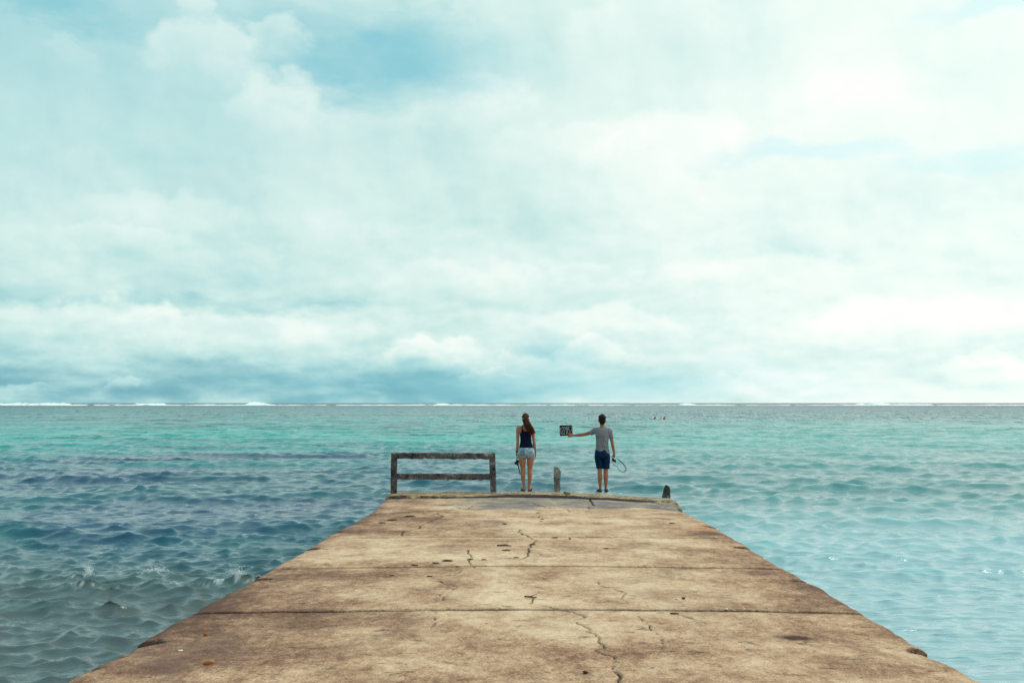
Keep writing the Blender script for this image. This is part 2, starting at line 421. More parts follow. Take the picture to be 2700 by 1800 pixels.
for nm, px0, px1, lab in [('breaking_wave', -60, 158, 'long white wall of breaking wave on the reef at the far left of the horizon'),
                          ('breaking_wave', 330, 415, 'short square-ended white breaker second from the left on the reef line'),
                          ('breaking_wave', 615, 735, 'peaked white breaker with a long tail on the reef left of the railing'),
                          ('breaking_wave', 1130, 1200, 'low white breaker on the horizon just left of the woman with the headband'),
                          ('breaking_wave', 1780, 1870, 'small white breaker on the horizon right of the two red buoys'),
                          ('breaking_wave', 2220, 2480, 'broad hazy white breaker on the horizon at the far right')]:
    o = link(nm, surf_strip(fx(px0), fx(px1), YS + 30, back, 12, px0 * .01, 220), mf)
    tag(o, lab, 'wave', group='breakers on the reef')

# ------------------------------------------------------------------ pier
SL = 0.005; H0 = 1.872            # the deck falls slightly seaward
def deck_z(y): return CAMZ - H0 - SL * y
def on_deck(px, py):
    d = ray(px, py); t = -H0 / (d.z + SL * d.y)
    return Vector((d.x * t, d.y * t, CAMZ + d.z * t))
Lpx = [(-20, 1905), (178, 1800), (218, 1773), (253, 1755), (321, 1721), (380, 1694), (392, 1676), (436, 1652), (537, 1599), (603, 1560), (672, 1527), (682, 1518), (746, 1485), (818, 1444), (832, 1435), (895, 1397), (947, 1373), (1004, 1336), (1019, 1318)]
Rpx = [(2790, 1905), (2593, 1800), (2533, 1766), (2465, 1728), (2418, 1711), (2404, 1692), (2363, 1672), (2308, 1638), (2265, 1608), (2210, 1580), (2128, 1528), (2106, 1519), (2023, 1478), (1974, 1443), (1953, 1432), (1870, 1383), (1783, 1339), (1766, 1318)]
Le = sorted((on_deck(*p).y, on_deck(*p).x) for p in Lpx); Re_ = sorted((on_deck(*p).y, on_deck(*p).x) for p in Rpx)
Ly, Lx = np.array(Le).T; Ry, Rx = np.array(Re_).T
def XL(y): return np.interp(y, Ly, Lx) - .10     # the worn edge sits lower than the deck
def XR(y): return np.interp(y, Ry, Rx) + .11
z2 = lambda x, y: (800 + x / 2.138, 1260 + y / 2.138)
cracks = [  # (half width m, depth, polyline in zoomed photo coordinates)
 (.022, [(1355,720),(1480,748),(1580,775),(1585,785),(1525,805),(1600,840),(1605,865),(1650,885),(1668,910),(1680,945),(1680,960),(1650,972),(1690,992),(1740,1005),(1752,1030),(1745,1070),(1765,1100),(1780,1150),(1790,1230)]),
 (.028, [(1232,285),(1208,300),(1250,320),(1290,340),(1315,355),(1275,375),(1275,410),(1265,440),(1225,462)]),
 (.026, [(935,400),(930,425),(950,445),(935,460),(940,480),(968,508)]),
 (.035, [(785,215),(745,190),(700,195),(620,182)]),
 (.038, [(785,215),(700,245),(650,265),(655,280),(560,300),(555,318),(570,322)]),
 (.032, [(1290,140),(1330,155),(1390,168),(1490,175),(1505,188),(1430,200),(1330,212),(1320,220),(1400,224)]),
 (.055, [(1615,110),(1620,125),(1640,150)]), (.03, [(1605,155),(1612,172)]),
 (.035, [(860,160),(885,170),(920,176),(950,155)]),
 (.018, [(885,520),(870,535),(805,552)]), (.018, [(750,575),(820,600),(870,610),(835,630)]),
 (.015, [(1655,585),(1680,605),(1780,630),(1825,648),(1785,680)]), (.02, [(1290,680),(1280,705)]),
 (.010, [(1885,775),(1950,820),(1960,850),(2010,880),(2015,940)]), (.014, [(2060,755),(2110,765),(2250,800)]),
 (.010, [(740,740),(735,790),(720,850)]), (.010, [(1330,925),(1270,950)]), (.012, [(770,650),(795,690)]), (.020, [(1120,245),(1220,228)])]
CR = []
for k_, (w, pl) in enumerate(cracks):
    pts = [on_deck(*z2(*p)).xy for p in pl]
    CR.append((w * (.40 if k_ == 0 else .42), pts))
def seg_dist(Xg, Yg, pts):
    d = np.full(Xg.shape, 9.0)
    for a, b_ in zip(pts[:-1], pts[1:]):
        vx, vy = b_[0] - a[0], b_[1] - a[1]; L = vx * vx + vy * vy + 1e-9
        t = np.clip(((Xg - a[0]) * vx + (Yg - a[1]) * vy) / L, 0, 1)
        d = np.minimum(d, np.hypot(Xg - a[0] - t * vx, Yg - a[1] - t * vy))
    return d
# bites broken out of the edges: (px, py, half x, half y, depth)
bites = [(415, 1682, .17, .16, .12), (705, 1519, .16, .14, .07), (835, 1440, .22, .14, .06), (905, 1396, .15, .14, .06), (1943, 1437, .16, .15, .10), (2098, 1523, .17, .13, .08), (2392, 1702, .15, .15, .13), (1858, 1383, .14, .13, .06), (262, 1752, .1, .1, .05), (1755, 1316, .22, .3, .14), (330, 1719, .15, .06, .04)]
BT = [(on_deck(a, b_).x + (.11 if a > 1350 else -.11), on_deck(a, b_).y, c * .85, d * .62, e * .8) for a, b_, c, d, e in bites]
stains = [(2098, 1674, .20, .20), (2450 / 1.0, 1700, .01, .01)]
pier = empty('concrete_pier', (0, 0, 0)); tag(pier, 'long weathered concrete pier with cracked tan slabs running out to sea', 'pier')
md, nt, b = principled('pier_concrete')
t = nt.nodes.new('ShaderNodeTexCoord'); P = Ex(nt, t.outputs['Object'])
sp = nt.nodes.new('ShaderNodeSeparateXYZ'); nt.links.new(P.s, sp.inputs[0])
px_, py_ = Ex(nt, sp.outputs[0]), Ex(nt, sp.outputs[1])
big = noise(nt, vmul(nt, P, (.42, .50, .5)), 1.0, 6, 0.62, 0.6)
mid = noise(nt, vmul(nt, P, (1.9, 1.7, 1)), 1.0, 7, 0.62, 0.15)
fine = noise(nt, vmul(nt, P, (13, 9, 7)), 1.0, 6, 0.7)
grit = noise(nt, vmul(nt, P, (60, 70, 60)), 1.0, 3, 0.6)
val = (big - .5) * 1.45 + (mid - .5) * 1.05 + (fine - .5) * .85 + (grit - .5) * 1.0 + .545
edgeA = attr(nt, 'edge'); crack_and_shade = attr(nt, 'crack'); gry = attr(nt, 'greyband'); lft = attr(nt, 'weather')
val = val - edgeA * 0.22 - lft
c = ramp(nt, val, [(0.05, (.12, .058, .040)), (0.30, (.28, .148, .090)), (0.50, (.475, .290, .178)), (0.70, (.655, .440, .282)), (0.95, (.79, .59, .41))])
gv = (mid - .5) * 1.2 + (fine - .5) * 1.3 + .5
gcol = ramp(nt, gv, [(0.15, (.05, .045, .05)), (.45, (.16, .145, .145)), (.62, (.27, .25, .235)), (.72, (.50, .33, .16)), (.9, (.58, .42, .24))])
c = mix(nt, (gry + (fine - .5) * gry * 1.2).clamp(), c, gcol)
# purple-brown algae blotches
alg = noise(nt, vmul(nt, P, (.8, .75, 1)), 1.0, 6, 0.7, 0.8).smooth(0.52, 0.68)
c = mix(nt, alg * 0.55 * rng(nt, px_, -3.2, 3.0, 1.0, 0.45), c, mix(nt, fine, (.12, .065, .055), (.24, .145, .115)))
# thin dark dashes and pocks
dash = noise(nt, vmul(nt, P, (4.0, 8.0, 1)), 1.0, 5, 0.75, 0.6).smooth(0.58, 0.67)
c = mix(nt, dash * 0.7, c, (.09, .055, .04))
lite = noise(nt, vmul(nt, P, (3.1, 8.0, 4)), 1.0, 4, 0.7, 0.3).smooth(0.64, 0.74)
c = mix(nt, lite * 0.35, c, (.66, .53, .40))
c = mix(nt, attr(nt, 'rust'), c, (.55, .20, .03))
c = mix(nt, attr(nt, 'brown'), c, (.07, .03, .018))
c = mix(nt, crack_and_shade * 0.95, c, (.025, .02, .018))  # crack dirt, dark joints and the painted shade of the edge bites
nt.links.new(c.s, b.inputs['Base Color'])
b.inputs['Roughness'].default_value = 0.88; b.inputs['Specular IOR Level'].default_value = 0.25
hgt = fine * .5 + grit * .35 + mid * .5 - dash * .3
nt.links.new(bump(nt, hgt, 0.6, 0.022).s, b.inputs['Normal'])
pier_mat = md

def gauss_at(Xg, Yg, px, py, sx, sy):
    p = on_deck(px, py); return np.exp(-((Xg - p.x) / sx) ** 2 - ((Yg - p.y) / sy) ** 2)
joints = [-6.5, -3.85, -1.2, 1.45, 4.1, 6.76, 9.41, 11.96, 14.67, 17.40, 21.02]
gaps = {9.41: .034, 11.96: .036, 14.67: .016, 17.40: .008, 6.76: .02}
THK = 0.34
for a, b_ in zip(joints[:-1], joints[1:]):
    near = b_ > 5
    if near:
        yy = np.linspace(0, 1, max(8, int((b_ - a) / (0.020 + 0.0006 * a)))); nx = 430
    else:
        yy = np.linspace(0, 1, 24); nx = 60
    ga, gb = gaps.get(a, .012), gaps.get(b_, .012)
    if b_ == 21.02: gb = -.02
    # crowd rows towards both joints
    yr = a + ga + (b_ - a - ga - gb) * yy
    lip = np.array([0, .006, .016, .03]); yr = np.unique(np.concatenate([yr, yr[0] + lip, yr[-1] - lip]))
    sx_ = np.unique(np.concatenate([np.linspace(0, 1, nx), [.001, .003, .006, .01, .99, .994, .997, .999]]))
    YG, SG = np.meshgrid(yr, sx_, indexing='ij')
    e1 = fbm(yr * 1.7, yr * 0 + 1.5, 5, .62) * .11 ; e2 = fbm(yr * 1.7 + 40, yr * 0 + 4.5, 5, .62) * .11
    xl = XL(yr) + e1; xr = XR(yr) + e2
    XG = xl[:, None] + (xr - xl)[:, None] * SG
    jw = (fbm(XG * 1.1 + a, XG * 0 + 2, 4) * .05)
    YG = YG + jw * np.exp(-np.minimum(abs(YG - a), 9) / .25) + (fbm(XG * 1.1 + b_, XG * 0 + 2, 4) * .05) * np.exp(-abs(YG - b_) / .25)
    mx = (XG - (xl + xr)[:, None] / 2) / 3.0
    z = deck_z(YG) - 0.030 * mx ** 2 + fbm(XG * .6, YG * .6, 3) * .02 + fbm(XG * 6, YG * 6, 4, .6) * .009
    if b_ > 17: z -= .07 * sstep(0.5, 3.3, XG) * sstep(17.6, 20.5, YG)
    dE = np.minimum((XG - xl[:, None]), (xr[:, None] - XG))
    nE = fbm(XG * 3, YG * 3, 4, .6) + .5
    er = np.exp(-dE / (.018 + .05 * nE)) ; z -= er * .045
    dJ = np.minimum(YG - yr[0], yr[-1] - YG)
    nJ = fbm(XG * 5 + 9, YG * 2, 4, .6) + .5
    z -= np.exp(-np.clip(dJ, 0, 9) / (.004 + .014 * nJ ** 2)) * .02 * (.2 if a in (14.67, 17.4) else 1)
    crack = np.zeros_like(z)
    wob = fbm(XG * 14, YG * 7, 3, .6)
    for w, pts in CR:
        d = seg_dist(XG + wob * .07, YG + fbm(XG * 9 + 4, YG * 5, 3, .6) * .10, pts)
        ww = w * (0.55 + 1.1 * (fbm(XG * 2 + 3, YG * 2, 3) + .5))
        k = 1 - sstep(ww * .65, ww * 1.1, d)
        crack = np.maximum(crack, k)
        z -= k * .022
    bite_shade = np.zeros_like(z)
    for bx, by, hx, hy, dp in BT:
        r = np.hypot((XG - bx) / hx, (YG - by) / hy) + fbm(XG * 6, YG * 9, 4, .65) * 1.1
        k = 1 - sstep(.8, 1.05, r); bite_shade = np.maximum(bite_shade, .85 * (1 - sstep(.85, 1.3, r))); z -= k * dp * (1 + .6 * fbm(XG * 12, YG * 12, 3))
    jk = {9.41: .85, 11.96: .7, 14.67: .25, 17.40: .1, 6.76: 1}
    crack = np.maximum(crack, bite_shade)  # shade inside the broken hollows painted in as dark colour
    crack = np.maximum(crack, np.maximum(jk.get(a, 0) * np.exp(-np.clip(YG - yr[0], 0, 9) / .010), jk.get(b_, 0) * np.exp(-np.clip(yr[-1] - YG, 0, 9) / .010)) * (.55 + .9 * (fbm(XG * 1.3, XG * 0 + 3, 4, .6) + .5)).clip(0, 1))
    edge = np.exp(-dE / .22) * (.4 + nE) + bite_shade * 1.6
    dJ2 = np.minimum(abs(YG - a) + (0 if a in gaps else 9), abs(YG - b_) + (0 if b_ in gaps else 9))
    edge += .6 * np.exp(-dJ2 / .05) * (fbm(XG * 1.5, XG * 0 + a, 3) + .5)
    tone = {4.1: .03, 6.76: -.015, 9.41: .015, 11.96: -.025, 14.67: .02}.get(a, 0)
    wth = tone + sstep(-.3, -3.0, XG) * .12 + sstep(15, 6, YG) * .06 + .03 * sstep(1.5, 3, XG) - .07 * np.exp(-((XG - .7) / 1.6) ** 2) - .09 * sstep(13, 18, YG) * sstep(-2, 0, XG)
    gb_ = sstep(18.5, 19.2, YG + fbm(XG * 1.2, YG * 1.2, 3) * 1.6) * (1 - .9 * sstep(-.3, -1.6, XG) ) * .85
    rust = np.maximum(gauss_at(XG, YG, 1856, 1388, .22, .16), .7 * gauss_at(XG, YG, 1772, 1387, .2, .06)) * sstep(-.25, .1, wob) 
    brown = np.clip(gauss_at(XG, YG, 2098, 1674, .13, .10) * 1.3 * (1 + wob * 2), 0, 1) + .5 * gauss_at(XG, YG, 1548, 1775, .05, .08)
    nr, nc = XG.shape
    verts = np.stack([XG, YG, z], -1)
    # skirt: pad the grid by one ring that drops to the underside
    Vp = np.zeros((nr + 2, nc + 2, 3)); Vp[1:-1, 1:-1] = verts
    Vp[0, 1:-1] = verts[0]; Vp[-1, 1:-1] = verts[-1]; Vp[1:-1, 0] = verts[:, 0]; Vp[1:-1, -1] = verts[:, -1]
    Vp[0, 0] = verts[0, 0]; Vp[0, -1] = verts[0, -1]; Vp[-1, 0] = verts[-1, 0]; Vp[-1, -1] = verts[-1, -1]
    Vp[0, :, 2] = Vp[-1, :, 2] = deck_z(a) - THK; Vp[:, 0, 2] = Vp[:, -1, 2] = deck_z(a) - THK
    pad = lambda q_: np.pad(q_, 1, mode='edge')
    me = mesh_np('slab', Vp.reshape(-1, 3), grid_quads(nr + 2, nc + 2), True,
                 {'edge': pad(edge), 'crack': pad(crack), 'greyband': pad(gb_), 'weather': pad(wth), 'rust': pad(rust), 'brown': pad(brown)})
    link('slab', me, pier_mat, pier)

def prism(pts_bottom, pts_top):
    n = len(pts_bottom); bm = bmesh.new()
    vb = [bm.verts.new(p) for p in pts_bottom]; vt = [bm.verts.new(p) for p in pts_top]
    bm.faces.new(vb[::-1]); bm.faces.new(vt)
    for i in range(n): bm.faces.new((vb[i], vb[(i + 1) % n], vt[(i + 1) % n], vt[i]))
    return bm
def finish(bm, name, mat, parent=None, bevel=0.0, smooth=False, rough=0.0, cuts=0, seed=0, fs=6.0):
    if bevel: bmesh.ops.bevel(bm, geom=bm.edges[:], offset=bevel, segments=2, affect='EDGES', profile=.5)
    if cuts:
        bmesh.ops.subdivide_edges(bm, edges=bm.edges[:], cuts=cuts, use_grid_fill=True)
    if rough:
        bm.normal_update()
        for v_ in bm.verts:
            nn = mnoise.fractal(v_.co * fs + Vector((seed, 0, 0)), 1.0, 2.0, 4)
            v_.co += v_.normal * nn * rough
    bmesh.ops.recalc_face_normals(bm, faces=bm.faces[:])
    me = bpy.data.meshes.new(name); bm.to_mesh(me); bm.free()
    if smooth:
        me.polygons.foreach_set('use_smooth', [True] * len(me.polygons))
    return link(name, me, mat, parent)
# rubble-and-concrete body under the slabs
wall_mat = mat_noise('pier_side_concrete', (.06, .05, .045), (.22, .18, .14), 3, .9, .6, .05)
yb = np.array(joints)
lft_ = [(float(XL(y)) + .10, y) for y in yb]; rgt_ = [(float(XR(y)) - .10, y) for y in yb]
poly = lft_ + rgt_[::-1]
bm = prism([(x, y, -1.6) for x, y in poly], [(x, y, deck_z(y) - THK * .8) for x, y in poly])
finish(bm, 'pier_wall', wall_mat, pier)

# end beam: a raised rough ledge across the pier head, sagging to the right
LZ = 1.0
def ledge_drop(x): return 0.125 * sstep(0.6, 3.45, x)
nx, ny = 420, 46
xs = np.linspace(-2.65, 3.42, nx); tt = np.linspace(0, 1, ny)
XG, TG = np.meshgrid(xs, tt)
yf = 21.0 + fbm(XG * .9, XG * 0 + 3, 6, .7) * .30 - .12 * sstep(1.5, 3.4, XG); yb_ = 21.86 + fbm(XG * 1.5 + 9, XG * 0 + 3, 4, .55) * .10 - .05 * sstep(1.5, 3.4, XG)
YG = yf + (yb_ - yf) * TG
Z = LZ - ledge_drop(XG) + fbm(XG * 2.2, YG * 3, 6, .68) * .06
Z -= np.exp(-(YG - yf) / .05) * .03 + .03 * np.exp(-(XG + 2.65) / .05)
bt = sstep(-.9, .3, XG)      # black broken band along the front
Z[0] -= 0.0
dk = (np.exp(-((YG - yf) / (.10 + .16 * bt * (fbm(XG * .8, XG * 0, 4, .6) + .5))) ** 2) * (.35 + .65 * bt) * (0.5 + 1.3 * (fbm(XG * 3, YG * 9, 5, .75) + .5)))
verts = np.stack([XG, YG, Z], -1)
Vp = np.pad(verts, ((1, 1), (1, 1), (0, 0)), mode='edge'); Vp[0, :, 2] = .6; Vp[-1, :, 2] = -.2; Vp[:, 0, 2] = np.minimum(.55, Vp[:, 0, 2]); Vp[:, -1, 2] = .35
Vp[1, :, 1] -= .01
pad = lambda q_: np.pad(q_, 1, mode='edge')
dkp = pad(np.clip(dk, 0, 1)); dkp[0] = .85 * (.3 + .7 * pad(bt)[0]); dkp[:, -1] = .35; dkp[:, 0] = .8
me = mesh_np('end_beam', Vp.reshape(-1, 3), grid_quads(ny + 2, nx + 2), True, {'dark': dkp})
mb, nt, b = principled('end_beam_concrete')
t = nt.nodes.new('ShaderNodeTexCoord'); P = Ex(nt, t.outputs['Object'])
n_ = noise(nt, vmul(nt, P, (2.5, 9, 5)), 1.0, 6, .7, .3); f_ = noise(nt, vmul(nt, P, (30, 30, 30)), 1.0, 4, .7)
c = ramp(nt, (n_ - .5) * 1.6 + (f_ - .5) * 1.2 + .5, [(.22, (.10, .06, .04)), (.46, (.32, .21, .11)), (.56, (.50, .36, .21)), (.7, (.60, .49, .36))])
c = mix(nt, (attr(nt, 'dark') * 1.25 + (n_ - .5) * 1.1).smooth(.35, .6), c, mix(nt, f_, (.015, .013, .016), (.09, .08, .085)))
nt.links.new(c.s, b.inputs['Base Color']); b.inputs['Roughness'].default_value = .92; b.inputs['Specular IOR Level'].default_value = .2
nt.links.new(bump(nt, n_ + f_, .9, .03).s, b.inputs['Normal'])
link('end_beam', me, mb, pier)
# broken wedge of the beam at the right corner, its outer face looking at the shore
wm = mat_noise('corner_block_concrete', (.05, .045, .035), (.38, .30, .20), 9, .9, .6, .03, stretch=(1, 1, 2.5))
bm = prism([(3.28, 19.75, .55), (3.42, 19.70, .45), (3.47, 21.2, .4), (2.75, 21.05, .5)], [(3.30, 19.95, .80), (3.36, 19.9, .80), (3.45, 21.1, .895), (2.85, 20.9, .89)])
finish(bm, 'corner_block', wm, pier, cuts=4, rough=.03, seed=3)

# ------------------------------------------------------------------ railing and posts
def mat_post(name, dark, mid_, light, sc=1.0):
    m, nt, b = principled(name)
    t = nt.nodes.new('ShaderNodeTexCoord'); P = Ex(nt, t.outputs['Object'])
    a = noise(nt, vmul(nt, P, (5, 5, 5)), sc, 6, .65, .4); f_ = noise(nt, vmul(nt, P, (40, 40, 16)), sc, 4, .7)
    c = ramp(nt, a * .6 + f_ * .4, [(.41, dark), (.48, mid_), (.54, mid_), (.60, light)])
    nt.links.new(c.s, b.inputs['Base Color']); b.inputs['Roughness'].default_value = .9; b.inputs['Specular IOR Level'].default_value = .25
    nt.links.new(bump(nt, a + f_, .7, .02).s, b.inputs['Normal'])
    return m
pm = mat_post('railing_concrete', (.020, .017, .018), (.095, .084, .083), (.36, .32, .30))
pm2 = mat_post('post_concrete', (.05, .045, .045), (.21, .19, .185), (.50, .47, .44))
DY = 21.55
def ptm(px, py): p = at_y(px, py, DY); return p
rail = empty('railing', at_z(1170, 1295, LZ)); tag(rail, 'weathered dark grey concrete railing with two rails at the left of the pier head', 'railing')
RO = rail.location.copy()
def box_px(quad, yd0, yd1, name, mat, parent, origin, rough=.007, cuts=7, bevel=.008, seed=0):
    """quad: photo corners (bottom-left, bottom-right, top-right, top-left) of a face standing at distance DY"""
    f = [ptm(*p) for p in quad]
    fr = [Vector((p.x, DY + yd0, p.z)) - origin for p in f]; bk = [Vector((p.x, DY + yd1, p.z)) - origin for p in f]
    bm = prism(fr, bk)
    return finish(bm, name, mat, parent, bevel=bevel, cuts=cuts, rough=rough, seed=seed, smooth=False)
box_px([(1030.5, 1299), (1046, 1299), (1047, 1193.5), (1032, 1193)], -.07, .07, 'post', pm, rail, RO, seed=1)
box_px([(1293, 1297), (1309, 1297), (1305.5, 1193.5), (1289.5, 1193)], -.07, .07, 'post', pm, rail, RO, seed=5)
def long_rail(y0l, y1l, y0r, y1r, seed):
    f0 = ptm(1045, y1l); f1 = ptm(1291.5, y1r); f2 = ptm(1291.5, y0r); f3 = ptm(1045, y0l)
    n = 60; bm = bmesh.new(); rings = []
    for i in range(n + 1):
        s = i / n; lo = f0.lerp(f1, s); hi = f3.lerp(f2, s)
        jl = (mnoise.fractal(Vector((s * 14, seed, 0)), 1, 2, 4)) * .014; jh = (mnoise.fractal(Vector((s * 10, seed + 9, 0)), 1, 2, 4)) * .010
        r = [Vector((lo.x, DY - .05, lo.z + jl)), Vector((lo.x, DY + .06, lo.z + jl * .6)), Vector((hi.x, DY + .06, hi.z + jh * .5)), Vector((hi.x, DY - .045, hi.z + jh)), Vector((hi.x, DY - .055, hi.z + jh - .015))]
        rings.append([bm.verts.new(p - RO) for p in r])
    for A, B in zip(rings[:-1], rings[1:]):
        for k in range(5): bm.faces.new((A[k], A[(k + 1) % 5], B[(k + 1) % 5], B[k]))
    bm.faces.new(rings[0]); bm.faces.new(rings[-1][::-1])
    return finish(bm, 'rail', pm, rail, rough=.004, seed=seed, fs=20)
long_rail(1193, 1208.5, 1194, 1210, 2.0)
long_rail(1248, 1263, 1248.5, 1265, 7.0)
bp = at_z(1468.5, 1295, LZ)
DY = bp.y
o = box_px([(1461, 1299), (1476.5, 1299), (1477.5, 1243), (1460, 1231)], -.07, .07, 'stub_post', pm2, None, Vector((bp.x, bp.y, LZ)), cuts=6, bevel=.006, rough=.009, seed=11)
# chamfered broken top
bpy.data.objects.remove(o)
f = [ptm(*p) for p in [(1461, 1299), (1476.5, 1299), (1478, 1243), (1475.5, 1236), (1470.5, 1230.5), (1460, 1231)]]
org = Vector((bp.x, bp.y, LZ))
bm = prism([Vector((p.x, DY - .07, p.z)) - org for p in f], [Vector((p.x, DY + .07, p.z)) - org for p in f])
bmesh.ops.triangulate(bm, faces=[f_ for f_ in bm.faces if len(f_.verts) > 4])
o = finish(bm, 'stub_post', pm2, None, cuts=5, rough=.008, seed=11, fs=9)
o.location = org; tag(o, 'short pale grey concrete stub post standing between the woman and the man', 'post')
# leaning stump at the right end
sz = LZ - float(ledge_drop(np.array(3.1)))
sp0 = at_z(1756, 1308, sz); DY = sp0.y
f = [ptm(*p) for p in [(1745, 1311), (1766.5, 1311), (1765, 1302), (1762.5, 1298), (1765.5, 1284), (1758, 1278.5), (1753.5, 1278), (1751, 1284)]]
bm = prism([Vector((p.x, DY - .07, p.z)) - sp0 for p in f], [Vector((p.x + .01, DY + .07, p.z - .02)) - sp0 for p in f])
bmesh.ops.triangulate(bm, faces=[f_ for f_ in bm.faces if len(f_.verts) > 4])
stump_m = mat_post('stump_concrete', (.02, .018, .02), (.07, .06, .06), (.26, .22, .20))
o = finish(bm, 'broken_stump', stump_m, None, cuts=4, rough=.014, seed=31, fs=9)
o.location = sp0; tag(o, 'dark broken concrete stump leaning at the right corner of the pier head', 'post')

# ------------------------------------------------------------------ tubes and lofts
def tube(bm, pts, rads, seg=10, cap=True):
    """pts: centre line, rads: radius or (a, b) with b the half size in y"""
    rings = []; n = len(pts); pts = [Vector(p) for p in pts]
    up = None
    for i, p in enumerate(pts):
        d = (pts[min(i + 1, n - 1)] - pts[max(i - 1, 0)]).normalized()
        if up is None:
            ref = Vector((0, 1, 0)) if abs(d.y) < .9 else Vector((0, 0, 1))
            up = (ref - d * ref.dot(d)).normalized()
        else: up = (up - d * up.dot(d)).normalized()
        sd_ = d.cross(up).normalized()
        r = rads[i] if hasattr(rads, '__len__') else rads
        a, b_ = r if hasattr(r, '__len__') else (r, r)
        rings.append([bm.verts.new(p + sd_ * math.cos(2 * math.pi * k / seg) * a + up * math.sin(2 * math.pi * k / seg) * b_) for k in range(seg)])
    for A, B in zip(rings[:-1], rings[1:]):
        for k in range(seg): bm.faces.new((A[k], A[(k + 1) % seg], B[(k + 1) % seg], B[k]))
    if cap:
        bm.faces.new(rings[0][::-1]); bm.faces.new(rings[-1])
def spline(pts, n):
    """Catmull-Rom through tuples of any length"""
    P_ = [np.array(p, float) for p in pts]; P_ = [2 * P_[0] - P_[1]] + P_ + [2 * P_[-1] - P_[-2]]
    o_ = []
    segs = len(P_) - 3
    for i in range(n + 1):
        t_ = i / n * segs; k = min(int(t_), segs - 1); u = t_ - k
        a, b_, c_, d_ = P_[k:k + 4]
        o_.append(.5 * (2 * b_ + (c_ - a) * u + (2 * a - 5 * b_ + 4 * c_ - d_) * u * u + (3 * b_ - a - 3 * c_ + d_) * u ** 3))
    return o_
def limb(bm, pr, n=16, seg=14, grow=0.0):
    """pr: list of (x, y, z, r)"""
    s_ = spline(pr, n); tube(bm, [q_[:3] for q_ in s_], [max(.004, q_[3] + grow) for q_ in s_], seg)
def torso(bm, rows, seg=28, grow=0.0, n=24):
    """rows: (z, cx, cy, rx, ry)"""
    s_ = spline(rows, n); rings = []
    for z, cx, cy, rx, ry in s_:
        rg = []
        for k in range(seg):
            a = 2 * math.pi * k / seg; ca, sa = math.cos(a), math.sin(a)
            ex = .86
            rg.append(bm.verts.new((cx + (rx + grow) * math.copysign(abs(ca) ** ex, ca), cy + (ry + grow) * math.copysign(abs(sa) ** ex, sa), z)))
        rings.append(rg)
    for A, B in zip(rings[:-1], rings[1:]):
        for k in range(seg): bm.faces.new((A[k], A[(k + 1) % seg], B[(k + 1) % seg], B[k]))
    bm.faces.new(rings[0][::-1]); bm.faces.new(rings[-1])
def ellipsoid(bm, c, r, seg=20, rot=None):
    M = Matrix.Translation(c) @ (rot.to_4x4() if rot else Matrix.Identity(4)) @ Matrix.Diagonal((*r, 1))
    bmesh.ops.create_uvsphere(bm, u_segments=seg, v_segments=seg // 2 + 2, radius=1.0, matrix=M)
def fuse(bm, voxel, smooth=2, name='mesh', post=None, keep=None, solid=0.0, sm_it=None):
    """union of overlapping closed pieces as one continuous surface"""
    bmesh.ops.recalc_face_normals(bm, faces=bm.faces[:])
    me = bpy.data.meshes.new('t'); bm.to_mesh(me); bm.free()
    o = bpy.data.objects.new('t', me); col.objects.link(o)
    r = o.modifiers.new('r', 'REMESH'); r.mode = 'VOXEL'; r.voxel_size = voxel; r.adaptivity = 0.0
    if smooth:
        s_ = o.modifiers.new('s', 'SMOOTH'); s_.factor = .5; s_.iterations = smooth
    dg = bpy.context.evaluated_depsgraph_get(); dg.update()
    me2 = bpy.data.meshes.new_from_object(o.evaluated_get(dg)); bpy.data.objects.remove(o)
    b2 = bmesh.new(); b2.from_mesh(me2)
    b2.normal_update()
    if post:
        for v_ in b2.verts:
            q_ = post(v_.co.copy(), v_.normal.copy())
            v_.co = q_
    if keep:
        kill = [f_ for f_ in b2.faces if not keep(f_.calc_center_median(), f_.normal)]
        bmesh.ops.delete(b2, geom=kill, context='FACES')
        # soften the cut border
        for _ in range(3):
            bv = [v_ for v_ in b2.verts if v_.is_boundary]
            new = {}
            for v_ in bv:
                nb = [e.other_vert(v_).co for e in v_.link_edges if e.is_boundary]
                if len(nb) == 2: new[v_] = v_.co * .4 + (nb[0] + nb[1]) * .3
            for v_, c_ in new.items(): v_.co = c_
    if solid:
        b2.normal_update()
        bmesh.ops.solidify(b2, geom=b2.faces[:], thickness=solid)
    for f_ in b2.faces: f_.smooth = True
    me2.clear_geometry(); b2.to_mesh(me2); b2.free(); me2.name = name
    return me2
def simple(bm, name, mat, parent, smooth=True):
    bmesh.ops.recalc_face_normals(bm, faces=bm.faces[:])
    me = bpy.data.meshes.new(name); bm.to_mesh(me); bm.free()
    if smooth: me.polygons.foreach_set('use_smooth', [True] * len(me.polygons))
    return link(name, me, mat, parent)

